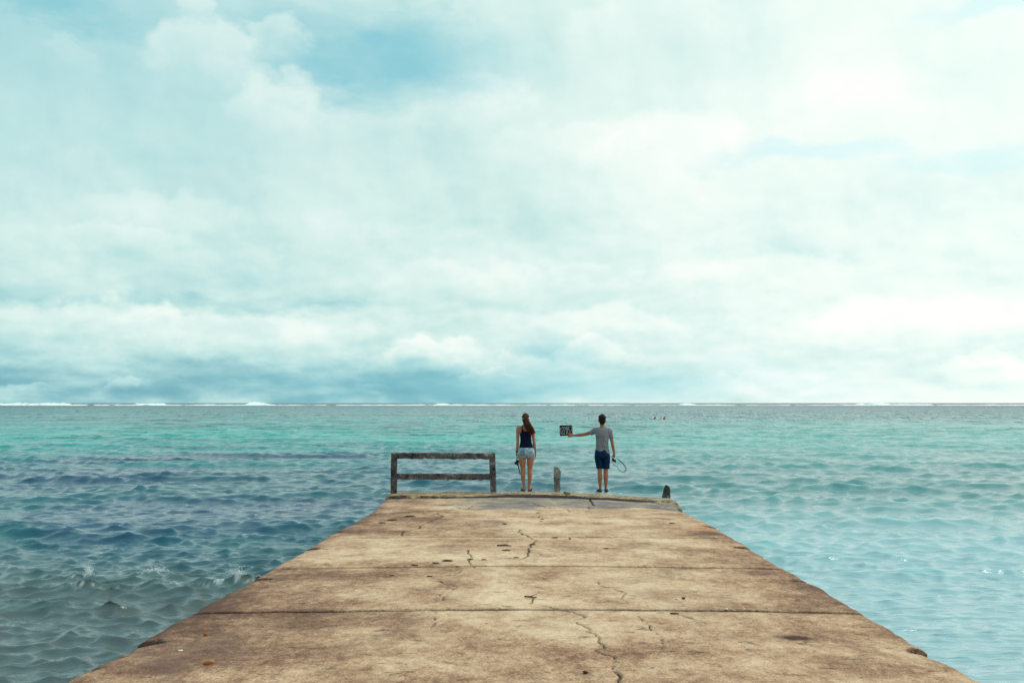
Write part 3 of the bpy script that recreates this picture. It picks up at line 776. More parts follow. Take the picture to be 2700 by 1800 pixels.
def skin_mat(name, c1, c2):
    m, nt, b = principled(name)
    t = nt.nodes.new('ShaderNodeTexCoord'); P = Ex(nt, t.outputs['Object'])
    n_ = noise(nt, P, 9, 4, .6); c = ramp(nt, n_, [(.35, c1), (.65, c2)])
    nt.links.new(c.s, b.inputs['Base Color']); b.inputs['Roughness'].default_value = .5
    b.inputs['Specular IOR Level'].default_value = .35
    return m
skin_w = skin_mat('tanned_skin', (.33, .125, .065), (.42, .175, .095))
skin_m = skin_mat('suntanned_skin', (.29, .105, .052), (.37, .15, .078))
def cloth_mat(name, c1, c2, sc=12, ws=260, rough=.85):
    m, nt, b = principled(name)
    t = nt.nodes.new('ShaderNodeTexCoord'); P = Ex(nt, t.outputs['Object'])
    n_ = noise(nt, P, sc, 5, .6); w_ = noise(nt, P, ws, 2, .5)
    c = ramp(nt, n_ * .75 + w_ * .25, [(.36, c1), (.62, c2)])
    nt.links.new(c.s, b.inputs['Base Color']); b.inputs['Roughness'].default_value = rough; b.inputs['Specular IOR Level'].default_value = .08
    nt.links.new(bump(nt, w_, .3, .002).s, b.inputs['Normal'])
    return m
black_pl = mat_noise('black_camera_plastic', (.005, .005, .006), (.014, .014, .016), 40, .45, .2, .002, spec=.25)
silver = mat_noise('silver_camera_metal', (.42, .43, .45), (.60, .61, .62), 30, .35, .1, .001, metal=.6)
glass_d = mat_noise('lens_glass', (.02, .025, .04), (.05, .05, .08), 10, .08, 0, .001)
strap_b = mat_noise('black_strap', (.005, .005, .006), (.012, .012, .015), 80, .8, .2, .002, spec=.1)
strap_w = mat_noise('pale_strap_patch', (.45, .40, .33), (.62, .56, .48), 60, .8, .2, .002)
white_m = mat_noise('white_cloth', (.65, .62, .60), (.82, .80, .78), 40, .8, .2, .002)

def hand(bm, wrist, direction, side, palm_n, curl, size=1.0, thumb=None, spread=.9, pinch=0.0):
    """palm, four unequal fingers bent at the knuckles and a thumb from the side of the palm.
    direction: wrist to knuckles; side: across the palm towards the thumb; palm_n: palm normal the fingers curl to"""
    d = Vector(direction).normalized(); s_ = Vector(side); s_ = (s_ - d * s_.dot(d)).normalized(); pn_ = Vector(palm_n); pn_ = (pn_ - d * pn_.dot(d) - s_ * pn_.dot(s_)).normalized()
    w = Vector(wrist); z = size
    # palm as four metacarpal tubes side by side
    offs = [.027, .009, -.009, -.026]; lens = [.040, .044, .041, .033]; rad_ = [.0085, .0088, .0083, .0074]
    for k in range(4):
        a = w + s_ * offs[k] * .55 * z; kn = w + d * (.082 - .004 * abs(k - 1)) * z + s_ * offs[k] * z
        tube(bm, [a, a.lerp(kn, .5) + pn_ * .002, kn], [.0155 * z, .0145 * z, .0115 * z], 10)
        p = kn.copy(); dr = d.copy(); pts_ = [kn - d * .012]; rr_ = [rad_[k] * 1.1 * z]
        ang = curl * (1 + .12 * k)
        for j, fr in enumerate((1.0, .68, .52)):
            an = ang * (.55, .8, .5)[j]
            M = Matrix.Rotation(an, 3, d.cross(pn_)); dr = (M @ dr).normalized()
            pts_.append(p.copy()); rr_.append(rad_[k] * z * (1.05 - .08 * j))
            p = p + dr * lens[k] * fr * z
        pts_.append(p); rr_.append(rad_[k] * .8 * z)
        tube(bm, pts_, rr_, 10)
    tb = w + d * .022 * z + s_ * .020 * z
    tdir = (d * .8 + s_ * .75 + pn_ * .35).normalized() if thumb is None else Vector(thumb).normalized()
    t1 = tb + tdir * .042 * z; t2 = t1 + (tdir * .7 + d * .5 + pn_ * .35).normalized() * .032 * z; t3 = t2 + (tdir * .35 + d * .8 + pn_ * .35).normalized() * .024 * z
    tube(bm, [tb - tdir * .012, tb, t1, t2, t3], [.012 * z, .014 * z, .0115 * z, .0102 * z, .0078 * z], 10)

def foot(bm, heel, toe, w=.045, h=.05, toes=True):
    heel = Vector(heel); toe = Vector(toe); d = (toe - heel).normalized(); s_ = d.cross(Vector((0, 0, 1)))
    pts_ = [heel + Vector((0, 0, .028)), heel.lerp(toe, .25) + Vector((0, 0, .034)), heel.lerp(toe, .6) + Vector((0, 0, .028)), heel.lerp(toe, .85) + Vector((0, 0, .016))]
    tube(bm, pts_, [(.030, .028), (.032, .034), (w * .95, .027), (w, .016)], 14)
    if toes:
        for k, o_ in enumerate((-.8, -.4, 0, .4, .78)):
            a = heel.lerp(toe, .8) + s_ * o_ * w + Vector((0, 0, .014)); tube(bm, [a, a + d * (.05 - abs(o_ + .3) * .012)], [.011, .008], 8)

# ------------------------------------------------------------------ the woman
wpos = at_z(1388, 1294.8, LZ); 
woman = empty('person', (wpos.x, wpos.y + .0, LZ + .02), 0.0, 706 / 699)
tag(woman, 'woman with long brown hair, navy vest and pale denim shorts, standing with her back turned', 'person')
bm = bmesh.new()
TW = [(.73, 0, -.01, .15, .09), (.79, 0, -.015, .172, .118), (.86, 0, -.012, .168, .112), (.94, -.003, 0, .146, .092), (1.04, -.010, .004, .120, .080), (1.12, -.013, .006, .113, .078), (1.20, -.017, .008, .122, .086), (1.28, -.021, .006, .134, .088), (1.345, -.022, 0, .142, .070), (1.385, -.023, 0, .100, .052), (1.42, -.024, 0, .052, .046)]
torso(bm, TW)
legsW = [[(-.093, -.008, .80, .088), (-.090, -.006, .70, .083), (-.085, 0, .60, .071), (-.078, .004, .50, .055), (-.073, .0, .456, .050), (-.074, -.012, .39, .051), (-.075, -.016, .33, .052), (-.070, -.010, .23, .041), (-.058, -.003, .13, .028), (-.049, 0, .075, .027), (-.05, 0, .03, .027)],
         [(.093, -.008, .80, .088), (.090, -.006, .70, .083), (.084, 0, .60, .071), (.078, .004, .50, .055), (.074, 0, .456, .051), (.076, -.012, .39, .052), (.076, -.016, .33, .052), (.071, -.010, .23, .041), (.062, -.003, .13, .028), (.057, 0, .075, .027), (.058, 0, .03, .027)]]
for l in legsW: limb(bm, l, 26)
foot(bm, (-.050, -.035, .004), (-.082, .18, .004)); foot(bm, (.058, -.035, .004), (.092, .18, .004))
armL = [(-.105, 0, 1.335, .045), (-.150, 0, 1.350, .050), (-.178, 0, 1.325, .046), (-.186, 0, 1.24, .039), (-.187, -.004, 1.12, .033), (-.187, -.006, 1.055, .031), (-.190, .0, .99, .033), (-.199, .015, .90, .027), (-.209, .03, .83, .021), (-.212, .033, .81, .021)]
armR = [(.065, 0, 1.335, .045), (.108, 0, 1.350, .050), (.136, 0, 1.325, .046), (.146, 0, 1.24, .039), (.158, -.004, 1.12, .033), (.166, -.006, 1.055, .031), (.175, .0, .99, .033), (.187, .015, .90, .027), (.197, .03, .82, .021), (.199, .033, .80, .021)]
limb(bm, armL, 22); limb(bm, armR, 22)
hand(bm, (-.212, .035, .815), (-.06, .05, -1), (.1, .95, 0), (1, 0, 0), 1.0, .98)
hand(bm, (.199, .035, .805), (.05, .05, -1), (-.1, .95, 0), (-1, 0, 0), .75, .98)
limb(bm, [(-.024, -.004, 1.36, .060), (-.025, 0, 1.41, .046), (-.022, .008, 1.46, .043), (-.018, .016, 1.52, .045)], 8)
ellipsoid(bm, Vector((-.017, .006, 1.572)), (.073, .092, .093)); ellipsoid(bm, Vector((-.017, .045, 1.512)), (.052, .055, .055))
tube(bm, [(-.017, .088, 1.565), (-.017, .112, 1.535), (-.017, .09, 1.527)], [.008, .012, .009], 8)
ellipsoid(bm, Vector((-.017, .094, 1.502)), (.022, .010, .009), 10)
for s_ in (-1, 1): ellipsoid(bm, Vector((-.017 + s_ * .074, .008, 1.553)), (.010, .018, .030), 10)
link('body', fuse(bm, .0052, 2, 'body'), skin_w, woman)
eye_m = mat_noise('eye', (.02, .015, .012), (.08, .05, .04), 50, .2, 0)
for s_ in (-1, 1):
    bm = bmesh.new(); ellipsoid(bm, Vector((-.017 + s_ * .030, .083, 1.558)), (.013, .010, .008), 10); simple(bm, 'eye', eye_m, woman)
# vest top
navy = cloth_mat('navy_jersey', (.003, .005, .022), (.006, .010, .035), 14)
def vest_keep(c, n):
    x = c.x + .021
    if c.z < .915: return False
    if c.z < 1.19: return True
    if c.z > 1.41: return False
    ax = abs(x)
    outer = .128 - .050 * sstep(1.19, 1.30, c.z)            # armhole
    inner_z = 1.275 if c.y < 0 else 1.26
    inner = .0 if c.z < inner_z else .036 + .030 * sstep(inner_z, inner_z + .09, c.z) 
    if c.z > inner_z: inner = .058 * min(1, ((c.z - inner_z) / .06) ** .5)
    return inner <= ax <= outer
bm = bmesh.new()
torso(bm, [(.86, 0, -.012, .170, .114)] + TW[3:], grow=.006)
limb(bm, [(-.15, 0, 1.352, .055), (-.165, 0, 1.325, .052)], 4); limb(bm, [(.108, 0, 1.352, .055), (.123, 0, 1.325, .052)], 4)
limb(bm, [(-.024, -.004, 1.36, .066), (-.025, 0, 1.41, .052)], 3)
def vest_post(c, n): return c + n * (mnoise.fractal(Vector((c.x * 9, c.y * 9, c.z * 26)), 1, 2, 3) * .0035)
link('vest_top', fuse(bm, .006, 2, 'vest_top', vest_post, vest_keep, .004), navy, woman)
bm = bmesh.new()   # thin extra shoulder strap
tube(bm, [(-.128, .03, 1.375), (-.122, -.035, 1.378), (-.118, -.066, 1.345), (-.108, -.088, 1.28), (-.10, -.094, 1.235)], [(.004, .004)] * 5, 6)
simple(bm, 'thin_strap', navy, woman)
# denim shorts
def denim_mat():
    m, nt, b = principled('pale_denim')
    t = nt.nodes.new('ShaderNodeTexCoord'); P = Ex(nt, t.outputs['Object'])
    n_ = noise(nt, P, 14, 5, .6); w_ = noise(nt, vmul(nt, P, (200, 200, 80)), 1, 2, .5)
    c = ramp(nt, n_ * .8 + w_ * .2, [(.34, (.10, .18, .26)), (.5, (.25, .38, .47)), (.66, (.50, .61, .67))])
    nt.links.new(c.s, b.inputs['Base Color']); b.inputs['Roughness'].default_value = .9
    nt.links.new(bump(nt, w_, .3, .002).s, b.inputs['Normal'])
    return m
denim = denim_mat()
bm = bmesh.new()
torso(bm, [(.72, 0, -.012, .165, .102), (.76, 0, -.014, .176, .118), (.82, 0, -.016, .178, .122), (.87, 0, -.012, .168, .112), (.925, -.002, -.002, .153, .100)], grow=.008)
for s_ in (-1, 1): limb(bm, [(s_ * .088, -.008, .80, .092), (s_ * .092, -.006, .74, .092), (s_ * .092, -.004, .70, .090), (s_ * .092, -.004, .685, .090)], 8)
def sh_post(c, n):
    k = mnoise.fractal(Vector((c.x * 14, c.y * 14, c.z * 18)), 1, 2, 3) * .005
    seam = -.010 * math.exp(-(c.x / .012) ** 2) * (1 if c.y < 0 and c.z < .87 else 0)
    # buttock roundness
    for s_ in (-1, 1):
        if c.y < 0: k += .012 * math.exp(-((c.x - s_ * .085) / .05) ** 2 - ((c.z - .79) / .05) ** 2)
    return c + n * (k + seam)
def sh_keep(c, n):
    hem = .708 + .010 * math.sin(c.x * 60) * .5 + .010 * (abs(c.x) / .18) - (.0 if abs(c.x) > .03 else .012)
    return c.z > hem and c.z < .923
ds = link('denim_shorts', fuse(bm, .006, 2, 'denim_shorts', sh_post, sh_keep, .005), denim, woman)
denim2 = cloth_mat('denim_pocket', (.22, .32, .38), (.38, .48, .53), 18)
for s_ in (-1, 1):
    bm = bmesh.new()
    g_ = [[bm.verts.new((s_ * .085 + (u - .5) * .088, -.012 - math.sqrt(max(0, 1 - ((s_ * .085 + (u - .5) * .088) / .205) ** 2)) * .147 - .012, .865 - v_ * .095 - (.018 * (1 - abs(u - .5) * 2) if v_ == 1 else 0))) for u in (0, .25, .5, .75, 1)] for v_ in (0, .33, .66, 1)]
    for i in range(3):
        for j in range(4): bm.faces.new((g_[i][j], g_[i][j + 1], g_[i + 1][j + 1], g_[i + 1][j]))
    bmesh.ops.solidify(bm, geom=bm.faces[:], thickness=.004)
    simple(bm, 'back_pocket', denim2, ds, True)
bm = bmesh.new()   # frayed white hem threads
for s_ in (-1, 1):
    for k in range(46):
        a = 2 * math.pi * k / 46
        p = Vector((s_ * .092 + math.cos(a) * .090, -.004 + math.sin(a) * .090, .712)); q_ = p + Vector((random.uniform(-.006, .006), random.uniform(-.004, .004), -random.uniform(.008, .022)))
        tube(bm, [p, q_], [.002, .001], 4)
simple(bm, 'frayed_hem', white_m, ds)
# hair
def hair_mat(name, c1, c2, c3):
    m, nt, b = principled(name)
    t = nt.nodes.new('ShaderNodeTexCoord'); P = Ex(nt, t.outputs['Object'])
    n_ = noise(nt, vmul(nt, P, (60, 30, 10)), 1.0, 4, .6)
    c = ramp(nt, n_, [(.33, c1), (.5, c2), (.68, c3)])
    nt.links.new(c.s, b.inputs['Base Color']); b.inputs['Roughness'].default_value = .5; b.inputs['Specular IOR Level'].default_value = .15
    nt.links.new(bump(nt, n_, .8, .006).s, b.inputs['Normal'])
    return m
hair_w = hair_mat('brown_hair', (.014, .005, .003), (.042, .014, .007), (.17, .065, .026))
bm = bmesh.new()
ellipsoid(bm, Vector((-.017, -.008, 1.582)), (.082, .092, .092), 24)
ellipsoid(bm, Vector((-.012, -.035, 1.515)), (.078, .060, .060), 20)
limb(bm, [(-.015, -.05, 1.55, .070), (-.000, -.07, 1.47, .062), (.030, -.085, 1.40, .058), (.065, -.095, 1.33, .058), (.098, -.10, 1.27, .046), (.120, -.10, 1.235, .026)], 16)
me = fuse(bm, .007, 2, 'hair', lambda c, n: c + n * (mnoise.fractal(Vector((c.x * 40, c.y * 30, c.z * 14)), 1, 2, 3) * .006), lambda c, n: not (c.y > .055 and c.z < 1.62))
hr = link('hair', me, hair_w, woman)
bm = bmesh.new()
for k in range(150):
    u = random.random(); ph = random.random() * 6.28
    ox, oy = random.uniform(-.055, .055), random.uniform(-.035, .03)
    L_ = random.uniform(.75, 1.12)
    path = [(-.012, -.055, 1.535, 0), (-.004 , -.075, 1.50, 0), (.010, -.085, 1.45, 0), (.045, -.10, 1.38, 0), (.082, -.11, 1.31, 0), (.115, -.105, 1.25, 0), (.140, -.10, 1.215, 0)]
    sp_ = spline(path, 18); pts_ = []
    for i, q_ in enumerate(sp_):
        t_ = i / 18
        if t_ > L_: break
        w_ = .011 * t_ * math.sin(t_ * 22 + ph) ; fan = (.75 + .7 * math.sin(min(t_ * 1.25, 1) * math.pi * .8))
        pts_.append((q_[0] + ox * fan + w_ + (random.random() - .5) * .003, q_[1] + oy * fan + .006 * math.cos(t_ * 20 + ph), q_[2] + ox * t_ * .5 + .004 * math.sin(t_ * 30 + ph)))
    if len(pts_) > 4:
        n_ = len(pts_); tube(bm, pts_, [.0055 * (1 - .75 * (i / n_) ** 2) for i in range(n_)], 5)
simple(bm, 'hair_strands', hair_w, hr)
bm = bmesh.new()   # headband, tied at the back
M = Matrix.Rotation(R(14), 4, 'X') @ Matrix.Rotation(R(-5), 4, 'Y')
rg = []
for k in range(40):
    a = 2 * math.pi * k / 40; p = M @ Vector((math.cos(a) * .0855, math.sin(a) * .107, 0)); rg.append(Vector((-.017, -.004, 1.572)) + p)
n = len(rg)
vs = [[bm.verts.new(p + (M @ Vector((0, 0, dz_))) + ((p - Vector((-.017, -.004, p.z))).normalized() * dr_)) for dz_, dr_ in ((-.010, 0), (-.008, .004), (.008, .004), (.010, 0))] for p in rg]
for i in range(n):
    A, B = vs[i], vs[(i + 1) % n]
    for k in range(3): bm.faces.new((A[k], A[k + 1], B[k + 1], B[k]))
simple(bm, 'headband', white_m, woman)
# watch, flip-flops
bm = bmesh.new(); tube(bm, [(-.207, .028, .845), (-.209, .031, .822)], [.0275, .027], 16); simple(bm, 'bracelet', strap_b, woman)
sole_m = mat_noise('black_rubber', (.012, .011, .012), (.03, .028, .03), 50, .8, .2, .002)
for s_, hx, tx in ((-1, -.052, -.086), (1, .060, .096)):
    e = empty('flip_flop', (0, 0, 0)); e.parent = woman
    bm = bmesh.new()
    hp, tp = Vector((hx, -.062, 0)), Vector((tx, .20, 0)); d = (tp - hp).normalized(); sd_ = d.cross(Vector((0, 0, 1)))
    outl = []
    for t_, w_ in [(0, .012), (.03, .026), (.12, .035), (.4, .035), (.7, .046), (.88, .044), (.97, .026), (1, .010)]: outl.append((hp.lerp(tp, t_), w_))
    loop = [p + sd_ * w_ for p, w_ in outl] + [p - sd_ * w_ for p, w_ in outl[::-1]]
    bm = prism([v_ + Vector((0, 0, -.019)) for v_ in loop], [v_ + Vector((0, 0, -.001)) for v_ in loop]); simple(bm, 'sole', sole_m, e, False)
    bm = bmesh.new(); c_ = hp.lerp(tp, .72)
    tube(bm, [hp.lerp(tp, .42) + sd_ * .036, hp.lerp(tp, .55) + sd_ * .036 + Vector((0, 0, .045)), c_ + Vector((0, 0, .052)), hp.lerp(tp, .55) - sd_ * .036 + Vector((0, 0, .045)), hp.lerp(tp, .42) - sd_ * .036], [.006] * 5, 6)
    simple(bm, 'strap', sole_m, e)

# ------------------------------------------------------------------ the man
mpos = at_z(1588.6, 1300.5, LZ - .06); mz = LZ - float(ledge_drop(np.array(mpos.x))) 
mpos = at_z(1588.6, 1300.5, mz)
man = empty('person', (mpos.x, mpos.y, mz + .005), 0.0, 706 / 712)
tag(man, 'man in grey T-shirt and dark blue shorts, back turned, left arm stretched out', 'person')
bm = bmesh.new()
TM = [(.80, 0, -.01, .145, .10), (.88, 0, -.01, .150, .108), (.96, -.004, 0, .138, .098), (1.05, -.008, .004, .122, .09), (1.12, -.006, .004, .124, .09), (1.22, .002, .004, .140, .10), (1.31, .006, 0, .150, .10), (1.39, .006, -.004, .150, .08), (1.43, .006, -.004, .105, .06), (1.465, .006, 0, .062, .052)]
torso(bm, TM)
legsM = [[(-.082, -.01, .86, .088), (-.078, -.006, .74, .082), (-.068, 0, .62, .064), (-.060, .0, .535, .052), (-.058, -.014, .44, .052), (-.057, -.020, .37, .054), (-.057, -.014, .27, .045), (-.053, -.004, .17, .031), (-.050, 0, .105, .029), (-.05, 0, .04, .03)],
         [(.085, -.01, .86, .088), (.085, -.006, .74, .082), (.080, 0, .62, .064), (.074, .0, .535, .052), (.075, -.014, .44, .053), (.076, -.020, .37, .055), (.076, -.014, .27, .045), (.074, -.004, .17, .031), (.072, 0, .105, .029), (.072, 0, .04, .03)]]
for l in legsM: limb(bm, l, 24)
foot(bm, (-.045, -.04, .012), (-.10, .19, .012), .042, toes=False); foot(bm, (.072, -.04, .012), (.122, .19, .012), .042, toes=False)
aL = [(-.11, 0, 1.395, .056), (-.165, .02, 1.385, .054), (-.25, .06, 1.345, .044), (-.34, .112, 1.312, .040), (-.415, .155, 1.292, .037), (-.47, .185, 1.286, .038), (-.54, .225, 1.280, .032), (-.62, .262, 1.275, .0235), (-.645, .274, 1.274, .022)]
aR = [(.12, 0, 1.395, .056), (.168, 0, 1.365, .054), (.192, -.002, 1.27, .046), (.214, -.006, 1.17, .039), (.228, -.008, 1.10, .036), (.240, 0, 1.03, .036), (.254, .014, .96, .030), (.268, .028, .895, .0225), (.271, .031, .875, .022)]
limb(bm, aL, 24); limb(bm, aR, 24)
dirL = Vector((-.93, .30, -.06)).normalized()
HL = Vector((-.643, .272, 1.274))
# fingers in front pinch the board, thumb behind it
hand(bm, HL, dirL, (.0, .35, 1), (.35, .93, -.1), .95, 1.02, thumb=(-.75, .35, .40))
hand(bm, (.271, .031, .878), (.0, .06, -1), (-.35, .9, 0), (-.9, -.2, 0), .95, 1.02)
limb(bm, [(.006, -.004, 1.40, .075), (.006, -.002, 1.45, .058), (.005, .004, 1.50, .053), (.002, .012, 1.57, .055)], 8)
ellipsoid(bm, Vector((0, .004, 1.640)), (.076, .095, .097)); ellipsoid(bm, Vector((0, .045, 1.575)), (.056, .056, .062))
tube(bm, [(0, .088, 1.635), (0, .118, 1.60), (0, .095, 1.59)], [.009, .013, .010], 8)
ellipsoid(bm, Vector((0, .098, 1.562)), (.024, .010, .009), 10)
for s_ in (-1, 1): ellipsoid(bm, Vector((s_ * .079, .004, 1.607)), (.010, .019, .032), 10, Matrix.Rotation(s_ * .25, 3, 'Z'))
link('body', fuse(bm, .0052, 2, 'body'), skin_m, man)
for s_ in (-1, 1):
    bm = bmesh.new(); ellipsoid(bm, Vector((s_ * .031, .086, 1.627)), (.013, .010, .008), 10); simple(bm, 'eye', eye_m, man)
# T-shirt
grey = cloth_mat('grey_marl_jersey', (.15, .15, .17), (.22, .22, .245), 18, 300)
bm = bmesh.new()
torso(bm, [(.86, .003, -.006, .158, .118), (.92, .002, -.004, .152, .116), (1.0, -.004, .0, .136, .108), (1.09, -.008, .002, .124, .104), (1.18, -.004, .002, .134, .110), (1.27, .004, .002, .148, .114), (1.34, .006, 0, .155, .108), (1.40, .006, -.004, .158, .088), (1.44, .006, -.004, .105, .064), (1.468, .006, 0, .068, .058)], grow=.003)
limb(bm, [(-.10, 0, 1.39, .070), (-.165, .02, 1.380, .067), (-.21, .04, 1.352, .058), (-.258, .064, 1.328, .056), (-.275, .072, 1.322, .056)], 10)
limb(bm, [(.11, 0, 1.393, .068), (.165, 0, 1.362, .066), (.188, 0, 1.28, .058), (.203, -.003, 1.215, .056), (.206, -.003, 1.195, .056)], 10)
def ridge(x, z, pts_, w_):
    m_ = 9.
    for a, b_ in zip(pts_[:-1], pts_[1:]):
        vx, vz = b_[0] - a[0], b_[1] - a[1]; t_ = max(0, min(1, ((x - a[0]) * vx + (z - a[1]) * vz) / (vx * vx + vz * vz)))
        m_ = min(m_, math.hypot(x - a[0] - t_ * vx, z - a[1] - t_ * vz))
    return math.exp(-(m_ / w_) ** 2)
zz = lambda x, y: ((x - 1560) / 706, (1390 - y) / 706)
folds = [([zz(1490, 500), zz(1530, 470), zz(1570, 480), zz(1590, 530), zz(1585, 590), zz(1560, 650)], .013, .016), ([zz(1500, 520), zz(1545, 505), zz(1570, 550)], .009, .010),
         ([zz(1660, 400), zz(1665, 480), zz(1645, 560), zz(1640, 640), zz(1668, 700)], .011, .015), ([zz(1600, 650), zz(1590, 700), zz(1640, 760)], .010, .012), ([zz(1455, 735), zz(1540, 725), zz(1600, 690), zz(1650, 745)], .009, .011),
         ([zz(1480, 370), zz(1520, 410)], .009, .010), ([zz(1600, 500), zz(1625, 470)], .008, .008), ([zz(1570, 600), zz(1600, 640), zz(1640, 690)], .008, .010), ([zz(1470, 600), zz(1520, 640), zz(1500, 700)], .010, .008), ([zz(1610, 560), zz(1620, 620), zz(1610, 680)], .008, .009)]
def sh2(c, n):
    k = mnoise.fractal(Vector((c.x * 7 + c.z * 4, c.y * 7, c.z * 8)), 1, 2, 4) * .006
    if c.y < .03:
        for pl, w_, a_ in folds: k += a_ * ridge(c.x, c.z, pl, w_) * (1.0 if n.y < 0 else .2)
    return c + n * k
def sh2k(c, n):
    hem = .905 - .045 * (c.x / .16) 
    if c.z < hem + .004 * math.sin(c.x * 50): return False
    # sleeves end square to the arm
    if (Vector((c.x, c.y, c.z)) - Vector((-.252, .061, 1.331))).dot(Vector((-.88, .42, -.35)).normalized()) > 0 and c.x < -.2: return False
    if c.x > .14 and c.z < 1.213 and c.x > .148: return False
    # neckline
    if (c.x - .006) ** 2 / .066 ** 2 + c.y ** 2 / .062 ** 2 < 1 and c.z > 1.44 - (.02 if c.y > 0 else 0): return False
    return True
link('t_shirt', fuse(bm, .0058, 2, 't_shirt', sh2, sh2k, .003), grey, man)
# shorts
blue_m = cloth_mat('navy_blue_cotton', (.002, .014, .042), (.005, .028, .080), 16)
bm = bmesh.new()
torso(bm, [(.80, -.003, -.012, .160, .112), (.86, -.003, -.012, .160, .118), (.92, -.003, -.006, .152, .112), (.96, -.003, -.002, .146, .106)], grow=.009)
limb(bm, [(-.080, -.010, .86, .088), (-.080, -.008, .76, .086), (-.072, -.002, .66, .074), (-.064, 0, .57, .065), (-.062, 0, .52, .063)], 14, grow=.007)
limb(bm, [(.080, -.010, .86, .088), (.084, -.008, .76, .086), (.086, -.002, .66, .076), (.088, 0, .57, .069), (.088, 0, .52, .068)], 14, grow=.007)
def sh3(c, n):
    k = mnoise.fractal(Vector((c.x * 12, c.y * 10, c.z * 12)), 1, 2, 4) * .006
    k -= .012 * math.exp(-(c.x / .010) ** 2) * (1 if c.z < .90 else 0)
    if c.y < 0:
        for s_ in (-1, 1): k += .010 * math.exp(-((c.x - s_ * .075) / .045) ** 2 - ((c.z - .83) / .05) ** 2)
        k += .006 * ridge(c.x, c.z, [(-.13, .80), (-.03, .74)], .010) + .006 * ridge(c.x, c.z, [(.13, .82), (.04, .76)], .010) + .005 * ridge(c.x, c.z, [(.09, .76), (.10, .60)], .010)
    return c + n * k
link('shorts', fuse(bm, .006, 2, 'shorts', sh3, lambda c, n: c.z > .548 - .006 * (c.x > 0) and c.z < .955, .004), blue_m, man)
# hair
hair_m = hair_mat('dark_hair', (.004, .002, .002), (.010, .005, .005), (.025, .012, .010))
bm = bmesh.new()
ellipsoid(bm, Vector((0, -.008, 1.652)), (.081, .096, .090), 24); ellipsoid(bm, Vector((0, -.035, 1.60)), (.074, .066, .074), 20)
ellipsoid(bm, Vector((.004, .03, 1.70)), (.06, .065, .045), 16)
limb(bm, [(0, -.045, 1.58, .048), (.003, -.040, 1.53, .038)], 4)
for k in range(260):
    a = random.uniform(0, 6.28); e = random.uniform(.15, 1.5)
    c_ = Vector((0, -.008, 1.652)); d = Vector((math.cos(a) * math.cos(e), math.sin(a) * math.cos(e), math.sin(e)))
    p = c_ + Vector((d.x * .079, d.y * .093, d.z * .088)); tube(bm, [p, p + (d + Vector((random.uniform(-.4, .4), .4, .3))).normalized() * random.uniform(.008, .02)], [.008, .004], 5)
me = fuse(bm, .005, 1, 'hair', lambda c, n: c + n * (mnoise.fractal(c * 60, 1, 2, 3) * .004), lambda c, n: not (c.y > .06 and c.z < 1.68) and not (abs(c.x) > .060 and c.z < 1.60 and c.y > -.02))
link('hair', me, hair_m, man)
# shoes
shoe_m = mat_noise('black_canvas', (.012, .013, .022), (.035, .036, .055), 60, .8, .3, .002)
shoe_w = mat_noise('white_rubber', (.55, .50, .44), (.72, .68, .62), 40, .6, .1, .002)
for hx, tx in ((-.047, -.098), (.072, .122)):
    e = empty('shoe', (0, 0, 0)); e.parent = man
    hp, tp = Vector((hx, -.075, 0)), Vector((tx, .215, 0)); d = (tp - hp).normalized(); sd_ = d.cross(Vector((0, 0, 1)))
    prof = [(0, .012), (.02, .028), (.1, .040), (.35, .040), (.65, .050), (.85, .046), (.96, .028), (1, .012)]
    loop = [hp.lerp(tp, t_) + sd_ * w_ for t_, w_ in prof] + [hp.lerp(tp, t_) - sd_ * w_ for t_, w_ in prof[::-1]]
    bm = prism([v_ + Vector((0, 0, -.004)) for v_ in loop], [v_ + Vector((0, 0, .028)) for v_ in loop]); simple(bm, 'sole', shoe_w, e, False)
    bm = bmesh.new()
    tube(bm, [hp.lerp(tp, t_) + Vector((0, 0, h_ / 2 + .012)) for t_, h_, w_ in ((.01, .06, 0), (.06, .085, 0), (.22, .09, 0), (.40, .085, 0), (.62, .06, 0), (.85, .045, 0), (.98, .03, 0))],
         [(.026, .034), (.036, .045), (.038, .048), (.038, .046), (.046, .034), (.042, .026), (.022, .016)], 16)
    simple(bm, 'upper', shoe_m, e)
    bm = bmesh.new(); c_ = hp.lerp(tp, .48) + Vector((0, 0, .10)); outw = -1 if hx < 0 else 1
    for q1, q2 in (((.05, .01, .0), (.085, .02, .035)), ((.05, 0, -.03), (.07, -.01, -.065)), ((.0, 0, .005), (.05, .01, .0))):
        tube(bm, [c_ + Vector((outw * q1[0], q1[1], q1[2] - .02)), c_ + Vector((outw * q2[0], q2[1], q2[2] - .02))], .004, 5)
    simple(bm, 'lace', white_m if hx > 0 else shoe_m, e)

# ------------------------------------------------------------------ the board with the number
SC = 706 / 712
def mloc(x, y, z): return Vector((mpos.x + x * SC, mpos.y + y * SC, mz + .005 + z * SC))
def mz_(zx, zy): return (zx - 1560) / 706, (1390 - zy) / 706
YB = .385
board = empty('number_board', mloc(*[mz_(1008, 415)[0], YB, mz_(1008, 415)[1]])); BO = board.location
tag(board, 'small black chalkboard with the number 122853 in white, held up by the man', 'sign')
cs = [(907, 503), (1114, 496), (1110, 328), (902, 333)]
def bpt(zx, zy, dy): x, z = mz_(zx, zy); return mloc(x, YB + dy, z) - BO
bm = prism([bpt(*c_, 0) for c_ in cs], [bpt(*c_, .008) for c_ in cs])
black_bd = mat_noise('blackboard_paint', (.004, .004, .007), (.010, .010, .015), 25, .8, .1, .001, spec=.08)
simple(bm, 'board_panel', black_bd, board, False)
chalk = mat_noise('white_chalk', (.60, .62, .66), (.85, .87, .90), 120, .9, .2, .001)
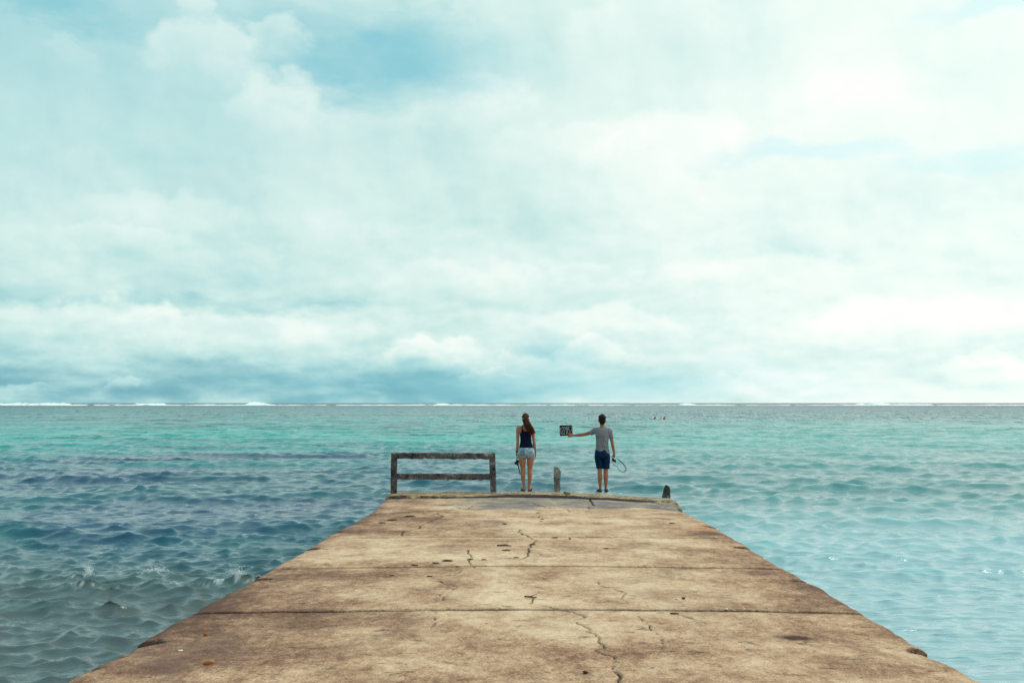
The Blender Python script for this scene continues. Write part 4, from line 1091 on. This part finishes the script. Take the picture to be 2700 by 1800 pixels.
# digits as strokes, zoomed photo coordinates (thin rounded hand lettering)
def dz(x0, pts_): return [(x0 + a, b_) for a, b_ in pts_]
W2 = [(0, 385), (4, 367), (13, 360), (22, 368), (23, 388), (16, 420), (6, 450), (0, 474), (24, 473)]
digits = [[[(921, 368), (923, 477)]],
          [dz(938, W2)], [dz(970, W2)],
          [[(1022, 415), (1014, 395), (1010, 375), (1017, 358), (1030, 356), (1036, 370), (1032, 392), (1022, 415), (1012, 440), (1011, 462), (1020, 472), (1031, 468), (1035, 450), (1030, 432), (1022, 415)]],
          [[(1066, 358), (1048, 361), (1047, 408), (1058, 404), (1067, 414), (1070, 438), (1066, 458), (1056, 464)]],
          [[(1080, 362), (1094, 356), (1102, 364), (1101, 388), (1092, 403), (1086, 407), (1099, 412), (1106, 432), (1104, 452), (1094, 466)]]]
for dg_ in digits:
    bm = bmesh.new()
    for st in dg_:
        sp_ = spline(st, max(2, len(st) * 5)) if len(st) > 2 else st
        tube(bm, [bpt(p[0], p[1], -.0015) for p in sp_], [(.0034, .0018)] * len(sp_), 6)
    simple(bm, 'digit', chalk, board)
bm = bmesh.new()     # rim light on the board's edges, put in as pale strips
for a, b_ in ((cs[2], cs[3]), (cs[1], cs[2])):
    tube(bm, [bpt(*a, .004), bpt(*b_, .004)], [(.003, .005)] * 2, 6)
simple(bm, 'edge_rim_light', chalk, board)

# ------------------------------------------------------------------ cameras hanging from the hands
def box_bm(sx, sy, sz, bev=.004):
    bm = bmesh.new(); bmesh.ops.create_cube(bm, size=1.0, matrix=Matrix.Diagonal((sx, sy, sz, 1)))
    bmesh.ops.bevel(bm, geom=bm.edges[:], offset=bev, segments=2, affect='EDGES'); return bm
def lathe(bm, prof, axis_o, axis, seg=20):
    ax = Vector(axis).normalized(); u = ax.orthogonal().normalized(); w = ax.cross(u); rings = []
    for h_, r_ in prof:
        rings.append([bm.verts.new(Vector(axis_o) + ax * h_ + (u * math.cos(2 * math.pi * k / seg) + w * math.sin(2 * math.pi * k / seg)) * r_) for k in range(seg)])
    for A, B in zip(rings[:-1], rings[1:]):
        for k in range(seg): bm.faces.new((A[k], A[(k + 1) % seg], B[(k + 1) % seg], B[k]))
    bm.faces.new(rings[0][::-1]); bm.faces.new(rings[-1])
cx_, cz_ = mz_(1729, 868)
camA = empty('camera', mloc(cx_, .045, cz_)); camA.rotation_euler = (0, R(14), 0)
camA.name = 'silver_camera'
tag(camA, 'silver and black compact camera with a long black strap looping from the man\'s right hand', 'camera')
bm = box_bm(.036, .068, .118, .006); simple(bm, 'camera_body', silver, camA, False)
bm = box_bm(.037, .070, .070, .004); simple(bm, 'leatherette_band', black_pl, camA, False)
bm = bmesh.new(); lathe(bm, [(.0, .030), (.012, .031), (.014, .029), (.03, .029), (.032, .032), (.052, .032), (.054, .028), (.056, .024)], (.018, 0, -.010), (1, 0, -.05)); ln = simple(bm, 'lens', black_pl, camA)
bm = bmesh.new(); lathe(bm, [(.054, .033), (.058, .033), (.060, .030)], (.018, 0, -.010), (1, 0, -.05)); simple(bm, 'lens_ring', silver, ln)
bm = bmesh.new(); lathe(bm, [(.0565, .022), (.0590, .020)], (.018, 0, -.010), (1, 0, -.05)); simple(bm, 'lens_glass', glass_d, ln)
bm = bmesh.new(); lathe(bm, [(0, .009), (.008, .009)], (0, .034, .035), (0, 1, 0), 12); simple(bm, 'shutter_dial', silver, camA)
sp_ = [(1783, 838), (1800, 850), (1850, 895), (1895, 938), (1922, 972), (1938, 1008), (1930, 1035), (1905, 1055), (1880, 1061), (1850, 1046), (1822, 1020), (1800, 982), (1770, 962), (1740, 940), (1728, 918)]
p3 = []
Minv = camA.rotation_euler.to_matrix().inverted()
for i, (a, b_) in enumerate(sp_):
    x, z = mz_(a, b_); p3.append(tuple(Minv @ (mloc(x, .045 + .02 * math.sin(i * .5), z) - camA.location)))
sp3 = spline(p3, 70)
bm = bmesh.new(); tube(bm, [tuple(q_) for q_ in sp3], [((.0085 if 6 < i < 34 else .0045), .0045) for i in range(71)], 8); simple(bm, 'strap', strap_b, camA)

WS = 706 / 699
def wloc(x, y, z): return Vector((wpos.x + x * WS, wpos.y + y * WS, LZ + .02 + z * WS))
def wz_(zx, zy): return (zx - 395) / 706, (1362 - zy) / 706
cx_, cz_ = wz_(254, 940)
camB = empty('black_camera', wloc(cx_, .045, cz_)); tag(camB, 'black camera hanging from the woman\'s left hand on a striped strap', 'camera')
bm = box_bm(.052, .085, .105, .010); bd_ = simple(bm, 'camera_body', black_pl, camB, False); bd_.rotation_euler = (0, R(-12), 0)
bm = bmesh.new(); lathe(bm, [(0, .034), (.020, .035), (.022, .031), (.040, .031), (.044, .027)], (-.010, 0, -.004), (-1, 0, -.35)); ln = simple(bm, 'lens', black_pl, camB)
bm = bmesh.new(); lathe(bm, [(.0445, .024), (.047, .020)], (-.010, 0, -.004), (-1, 0, -.35)); simple(bm, 'lens_glass', glass_d, ln)
bm = bmesh.new(); ellipsoid(bm, Vector((.018, 0, .025)), (.022, .032, .036), 14); simple(bm, 'grip', black_pl, camB)
bm = bmesh.new(); lathe(bm, [(0, .012), (.018, .010)], (-.005, 0, .050), (0, 0, 1), 12); simple(bm, 'viewfinder', black_pl, camB)
# strap: two bands falling together, dark with pale patches
def wstrap(path, name):
    p3 = [tuple(wloc(*[wz_(a, b_)[0], .045, wz_(a, b_)[1]]) - camB.location) for a, b_ in path]
    sp3 = spline(p3, 40)
    bm = bmesh.new(); tube(bm, [tuple(q_) for q_ in sp3], [(.0135, .003)] * 41, 8); o = simple(bm, name, strap_b, camB)
    for k in (14, 20, 26, 31, 36):
        bm = bmesh.new(); tube(bm, [tuple(q_) for q_ in sp3[k:k + 3]], [(.0145, .0045)] * 3, 8); simple(bm, 'pale_stripe', strap_w, o)
wstrap([(262, 955), (270, 990), (280, 1030), (288, 1070), (294, 1100), (300, 1122)], 'strap')
bm = bmesh.new(); pp = [wloc(*[wz_(a, b_)[0], .05, wz_(a, b_)[1]]) - camB.location for a, b_ in [(245, 862), (240, 885), (238, 905), (252, 905), (258, 882), (250, 862)]]
tube(bm, pp, [(.004, .004)] * 6, 6); simple(bm, 'strap_loop', strap_b, camB)

# ------------------------------------------------------------------ buoys
red = mat_noise('red_buoy_plastic', (.42, .02, .015), (.58, .04, .03), 4, .5, .1, .01)
dark_red = mat_noise('dark_rope', (.05, .03, .02), (.1, .06, .05), 4, .8, .1, .01)
for (px, py), lab in (((1727, 1103.5), 'red buoy on the lagoon right of the man, the left one of two'), ((1751.5, 1104.5), 'red buoy on the lagoon right of the man, the right one of two')):
    p = at_z(px, py, 0.0); e = empty('buoy', (p.x, p.y, 0)); tag(e, lab, 'buoy', group='red buoys on the lagoon')
    bm = bmesh.new(); lathe(bm, [(-.15, .10), (-.05, .20), (.05, .235), (.16, .23), (.27, .17), (.34, .09), (.37, .05)], (0, 0, 0), (.15, 0, 1), 20)
    simple(bm, 'float', red, e)
    bm = bmesh.new(); lathe(bm, [(.36, .05), (.44, .05), (.46, .03)], (0, 0, 0), (.15, 0, 1), 12); simple(bm, 'ring', dark_red, e)

# ------------------------------------------------------------------ scraps lying on the deck
weed = mat_noise('dried_seaweed', (.035, .020, .012), (.11, .064, .036), 60, .9, .4, .004)
twig_m = mat_noise('driftwood', (.06, .035, .022), (.16, .10, .06), 40, .9, .4, .004)
def surf_z(x, y):
    z = deck_z(y) - 0.030 * ((x - (XL(y) + XR(y)) / 2) / 3.0) ** 2
    z += float(fbm(np.array(x * .6), np.array(y * .6), 3)) * .02
    if y > 17.6: z -= .07 * float(sstep(.5, 3.3, x) * sstep(17.6, 20.5, y))
    return float(z)
scr = [(1135, 261, 36, 1.3, 'darkest clump of dry seaweed on the pier, level with the gap between railing and woman'),
       (1346, 234, 26, .9, 'small dark seaweed clump below the woman, nearest to the pier head'),
       (1340, 246, 22, .5, 'faint seaweed tuft just in front of the small dark clump below the woman'),
       (1325, 197, 34, .35, 'flat dry seaweed scrap at the bend of the crack below the stub post'),
       (1418, 338, 40, .9, 'dark seaweed tuft just beyond the far joint, right of the wavy crack'),
       (1145, 412, 60, .6, 'wide brown seaweed scrap left of the wavy central crack'),
       (1291, 378, 46, .9, 'seaweed clump lying across the wavy central crack'),
       (940, 461, 46, .9, 'seaweed clump over the short crack at the long joint'),
       (1018, 463, 36, .8, 'seaweed tuft just right of the clump on the short crack'),
       (1200, 452, 40, .4, 'thin seaweed scrap at the lower end of the wavy crack'),
       (812, 467, 90, .5, 'long flat seaweed streak just beyond the long joint, left of centre'),
       (748, 479, 50, .4, 'narrow seaweed scrap lying in the long joint'),
       (625, 490, 56, .7, 'seaweed clump at the left of the long joint'),
       (500, 545, 28, .8, 'small dark seaweed lump alone on the left of the second slab'),
       (711, 552, 40, .5, 'faint brown seaweed tuft left of centre on the second slab'),
       (2078, 249, 44, .6, 'seaweed tuft near the right edge beyond the rust stain'),
       (1706, 400, 34, .8, 'dark seaweed tuft right of centre between the two far joints'),
       (500, 232, 70, .8, 'brown seaweed patch near the left edge, the larger beside the railing end'),
       (442, 247, 56, .6, 'brown seaweed patch nearest the left edge of the pier'),
       (600, 212, 84, .7, 'pair of brown seaweed streaks in front of the railing'),
       (2143, 680, 18, .8, 'tiny dark seaweed scrap just beyond the nearest joint on the right'),
       (870, 502, 22, .5, 'tiny seaweed scrap close in front of the long joint'),
       (1590, 1103, 26, .6, 'round dark seaweed scrap left of the big crack at the bottom'),
       (2090, 762, 60, .35, 'flat brown seaweed streak beside the thin crack on the right'),
       (1502, 343, 12, .8, 'tiny dark crumb of seaweed right of the tuft beyond the far joint')]
for k, (zx, zy, wpx, hgt_, lab) in enumerate(scr):
    p = on_deck(*z2(zx, zy)); dd = p.y; w_ = .8 * wpx / 2.138 / F * dd
    bm = bmesh.new(); rnd = random.Random(k)
    n_ = 26 if wpx > 30 else 16
    for i in range(n_):
        a0 = rnd.uniform(-.36, .36) * w_; b0 = rnd.gauss(0, .22) * min(w_, .22); L_ = w_ * rnd.uniform(.12, .34)
        an = rnd.gauss(0, .55) + (math.pi if rnd.random() < .5 else 0); zc = hgt_ * .016 * (1 - abs(a0 / w_ * 1.8)) * rnd.random()
        pts_ = []
        for j in range(5):
            t_ = j / 4 - .5
            pts_.append((a0 + math.cos(an) * t_ * L_ + rnd.uniform(-.006, .006), b0 + math.sin(an) * t_ * L_ + rnd.uniform(-.006, .006), .004 + max(0, zc + (.010 * hgt_ * (1 - 4 * t_ * t_)) * rnd.random())))
        tube(bm, pts_, [(.003, .007 * (.5 + rnd.random()))] * 5, 5)
    tube(bm, [(-.42 * w_, 0, .004), (-.2 * w_, .012, .010), (0, -.01, .012), (.2 * w_, .01, .010), (.42 * w_, 0, .004)], [(.003, .015), (.006, .035), (.009, .04), (.006, .03), (.003, .012)], 8)
    for v_ in bm.verts:
        v_.co.y = max(-.25, min(.25, v_.co.y)) * min(1.0, w_ / .28); v_.co.z *= min(1.0, .3 + w_ / .22)
    o = simple(bm, 'seaweed_clump', weed, None); o.location = (p.x, p.y, surf_z(p.x, p.y) + .002)
    tag(o, lab, 'seaweed', group='dry seaweed scraps on the pier')
for k, (pl, r_, lab, mt) in enumerate([([(1092, 385), (1120, 388), (1150, 386), (1172, 391)], .010, 'dark curved stick lying left of the wavy crack', twig_m),
                                   ([(1248, 673), (1275, 679), (1300, 680), (1318, 678)], .008, 'thin forked twig lying just beyond the nearest joint', twig_m)]):
    ps = [on_deck(*z2(*q_)) for q_ in pl]; o0 = ps[0]; pts_ = [Vector((q_.x - o0.x, q_.y - o0.y, surf_z(q_.x, q_.y) - surf_z(o0.x, o0.y) + .012 + .006 * (i % 2))) for i, q_ in enumerate(ps)]
    bm = bmesh.new(); tube(bm, pts_, [r_, r_ * 1.2, r_, r_ * .5], 7)
    tube(bm, [pts_[1], pts_[1] + Vector((.07, .05, .015))], [r_ * .7, r_ * .3], 6)
    o = simple(bm, 'stick', mt, None); o.location = (o0.x, o0.y, surf_z(o0.x, o0.y)); tag(o, lab, 'stick')
# orange-brown husk bottom left
for (px, py), s_, rz, lab in (((550, 1747), .65, .35, 'orange-brown dry leaf on the near left of the pier'), ((542, 1671), .3, 0, 'tiny orange leaf scrap near the broken left edge')):
    p = on_deck(px, py); bm = bmesh.new()
    tube(bm, [(-.07 * s_, 0, .012), (-.03 * s_, .006, .018), (.02 * s_, -.004, .02), (.07 * s_, .004, .012)], [(.004, .003), (.016, .006), (.014, .006), (.003, .002)], 8)
    lm = mat_noise('orange_leaf', (.25, .07, .012), (.40, .14, .03), 60, .8, .3, .003)
    o = simple(bm, 'dry_leaf', lm, None); o.location = (p.x, p.y, surf_z(p.x, p.y)); o.rotation_euler = (0, 0, rz); tag(o, lab, 'leaf')
# pale chips of coral and shell
chip_m = mat_noise('coral_chip', (.62, .58, .52), (.80, .78, .74), 30, .8, .2, .004)
for k, ((px, py), lab) in enumerate([((476, 1708), 'white shell chip by the near left edge'), ((1788, 1464), 'pale coral chip on the right between the two far joints'), ((1786, 1578), 'white chip just beyond the nearest joint, right of centre'), ((1888, 1412), 'pale chip near the right edge by the far joint'), ((1916, 1604), 'white chip in the nearest joint on the right')]):
    p = on_deck(px, py); bm = bmesh.new(); bmesh.ops.create_icosphere(bm, subdivisions=2, radius=1.0)
    for v_ in bm.verts: v_.co = Vector((v_.co.x * .022, v_.co.y * .014, v_.co.z * .007)) * (1 + .4 * mnoise.noise(v_.co * 2 + Vector((k, 0, 0))))
    o = simple(bm, 'shell_chip', chip_m, None); o.location = (p.x, p.y, surf_z(p.x, p.y) + .006); o.rotation_euler = (0, 0, k); tag(o, lab, 'shell chip', group='pale chips on the pier')
# white litter and rusty bolt on the end beam
p = at_z(1319, 1299.5, LZ + .02); bm = bmesh.new()
g_ = [[bm.verts.new(((i - 2) * .035, (j - 1) * .05, .02 * math.sin(i * 1.9 + j))) for i in range(5)] for j in range(3)]
for j in range(2):
    for i in range(4): bm.faces.new((g_[j][i], g_[j][i + 1], g_[j + 1][i + 1], g_[j + 1][i]))
bmesh.ops.solidify(bm, geom=bm.faces[:], thickness=.004)
o = simple(bm, 'paper_scrap', white_m, None, False); o.location = (p.x, p.y, LZ + .015); tag(o, 'crumpled scrap of white litter on the end beam right of the railing', 'litter')
p = at_z(1487, 1300, LZ + .03); bm = bmesh.new()
tube(bm, [(0, 0, .045), (.05, -.02, .04), (.13, -.05, .028)], [.030, .026, .024], 10)
tube(bm, [(.055, -.10, .02), (.06, -.10, -.04)], [.03, .026], 10)
rb = mat_noise('rotted_stub', (.10, .06, .035), (.35, .24, .13), 30, .9, .5, .01)
o = simple(bm, 'driftwood_piece', rb, None); o.location = (p.x, p.y, LZ); tag(o, 'short stub of driftwood on the end beam just right of the stub post', 'driftwood')

# ------------------------------------------------------------------ spray thrown up by the nearer crests
spray_m = mat_noise('spray', (.75, .85, .88), (.92, .95, .96), 30, .6, .2, .01)
for k, (cx_, cy_, cz_) in enumerate(foampos[:6]):
    if k not in (0, 1, 2): continue
    bm = bmesh.new(); rnd = random.Random(k + 50); sc = (.10, .12, .07, .09)[k]
    for i in range(320):
        a = rnd.gauss(0, 1) * sc * (.8 if k else .35); h = abs(rnd.gauss(0, .45)) * sc * (1.6 if k in (0, 2) else .8) * math.exp(-(a / sc) ** 2 * .6)
        r_ = rnd.uniform(.002, .0055)
        bmesh.ops.create_icosphere(bm, subdivisions=1, radius=r_, matrix=Matrix.Translation((a, rnd.gauss(0, .035), h - .015)) @ Matrix.Diagonal((1.4, 1, .9, 1)))
    o = simple(bm, 'wave_spray', spray_m, None); o.location = (cx_, cy_, cz_)
    tag(o, ['tall spurt of white spray on a crest at the far left', 'white spray along a crest in mid-water left of the pier', 'small upright spurt of spray close to the left edge of the pier', 'low curl of spray on a crest nearer the shore'][k], 'spray', kind='stuff')
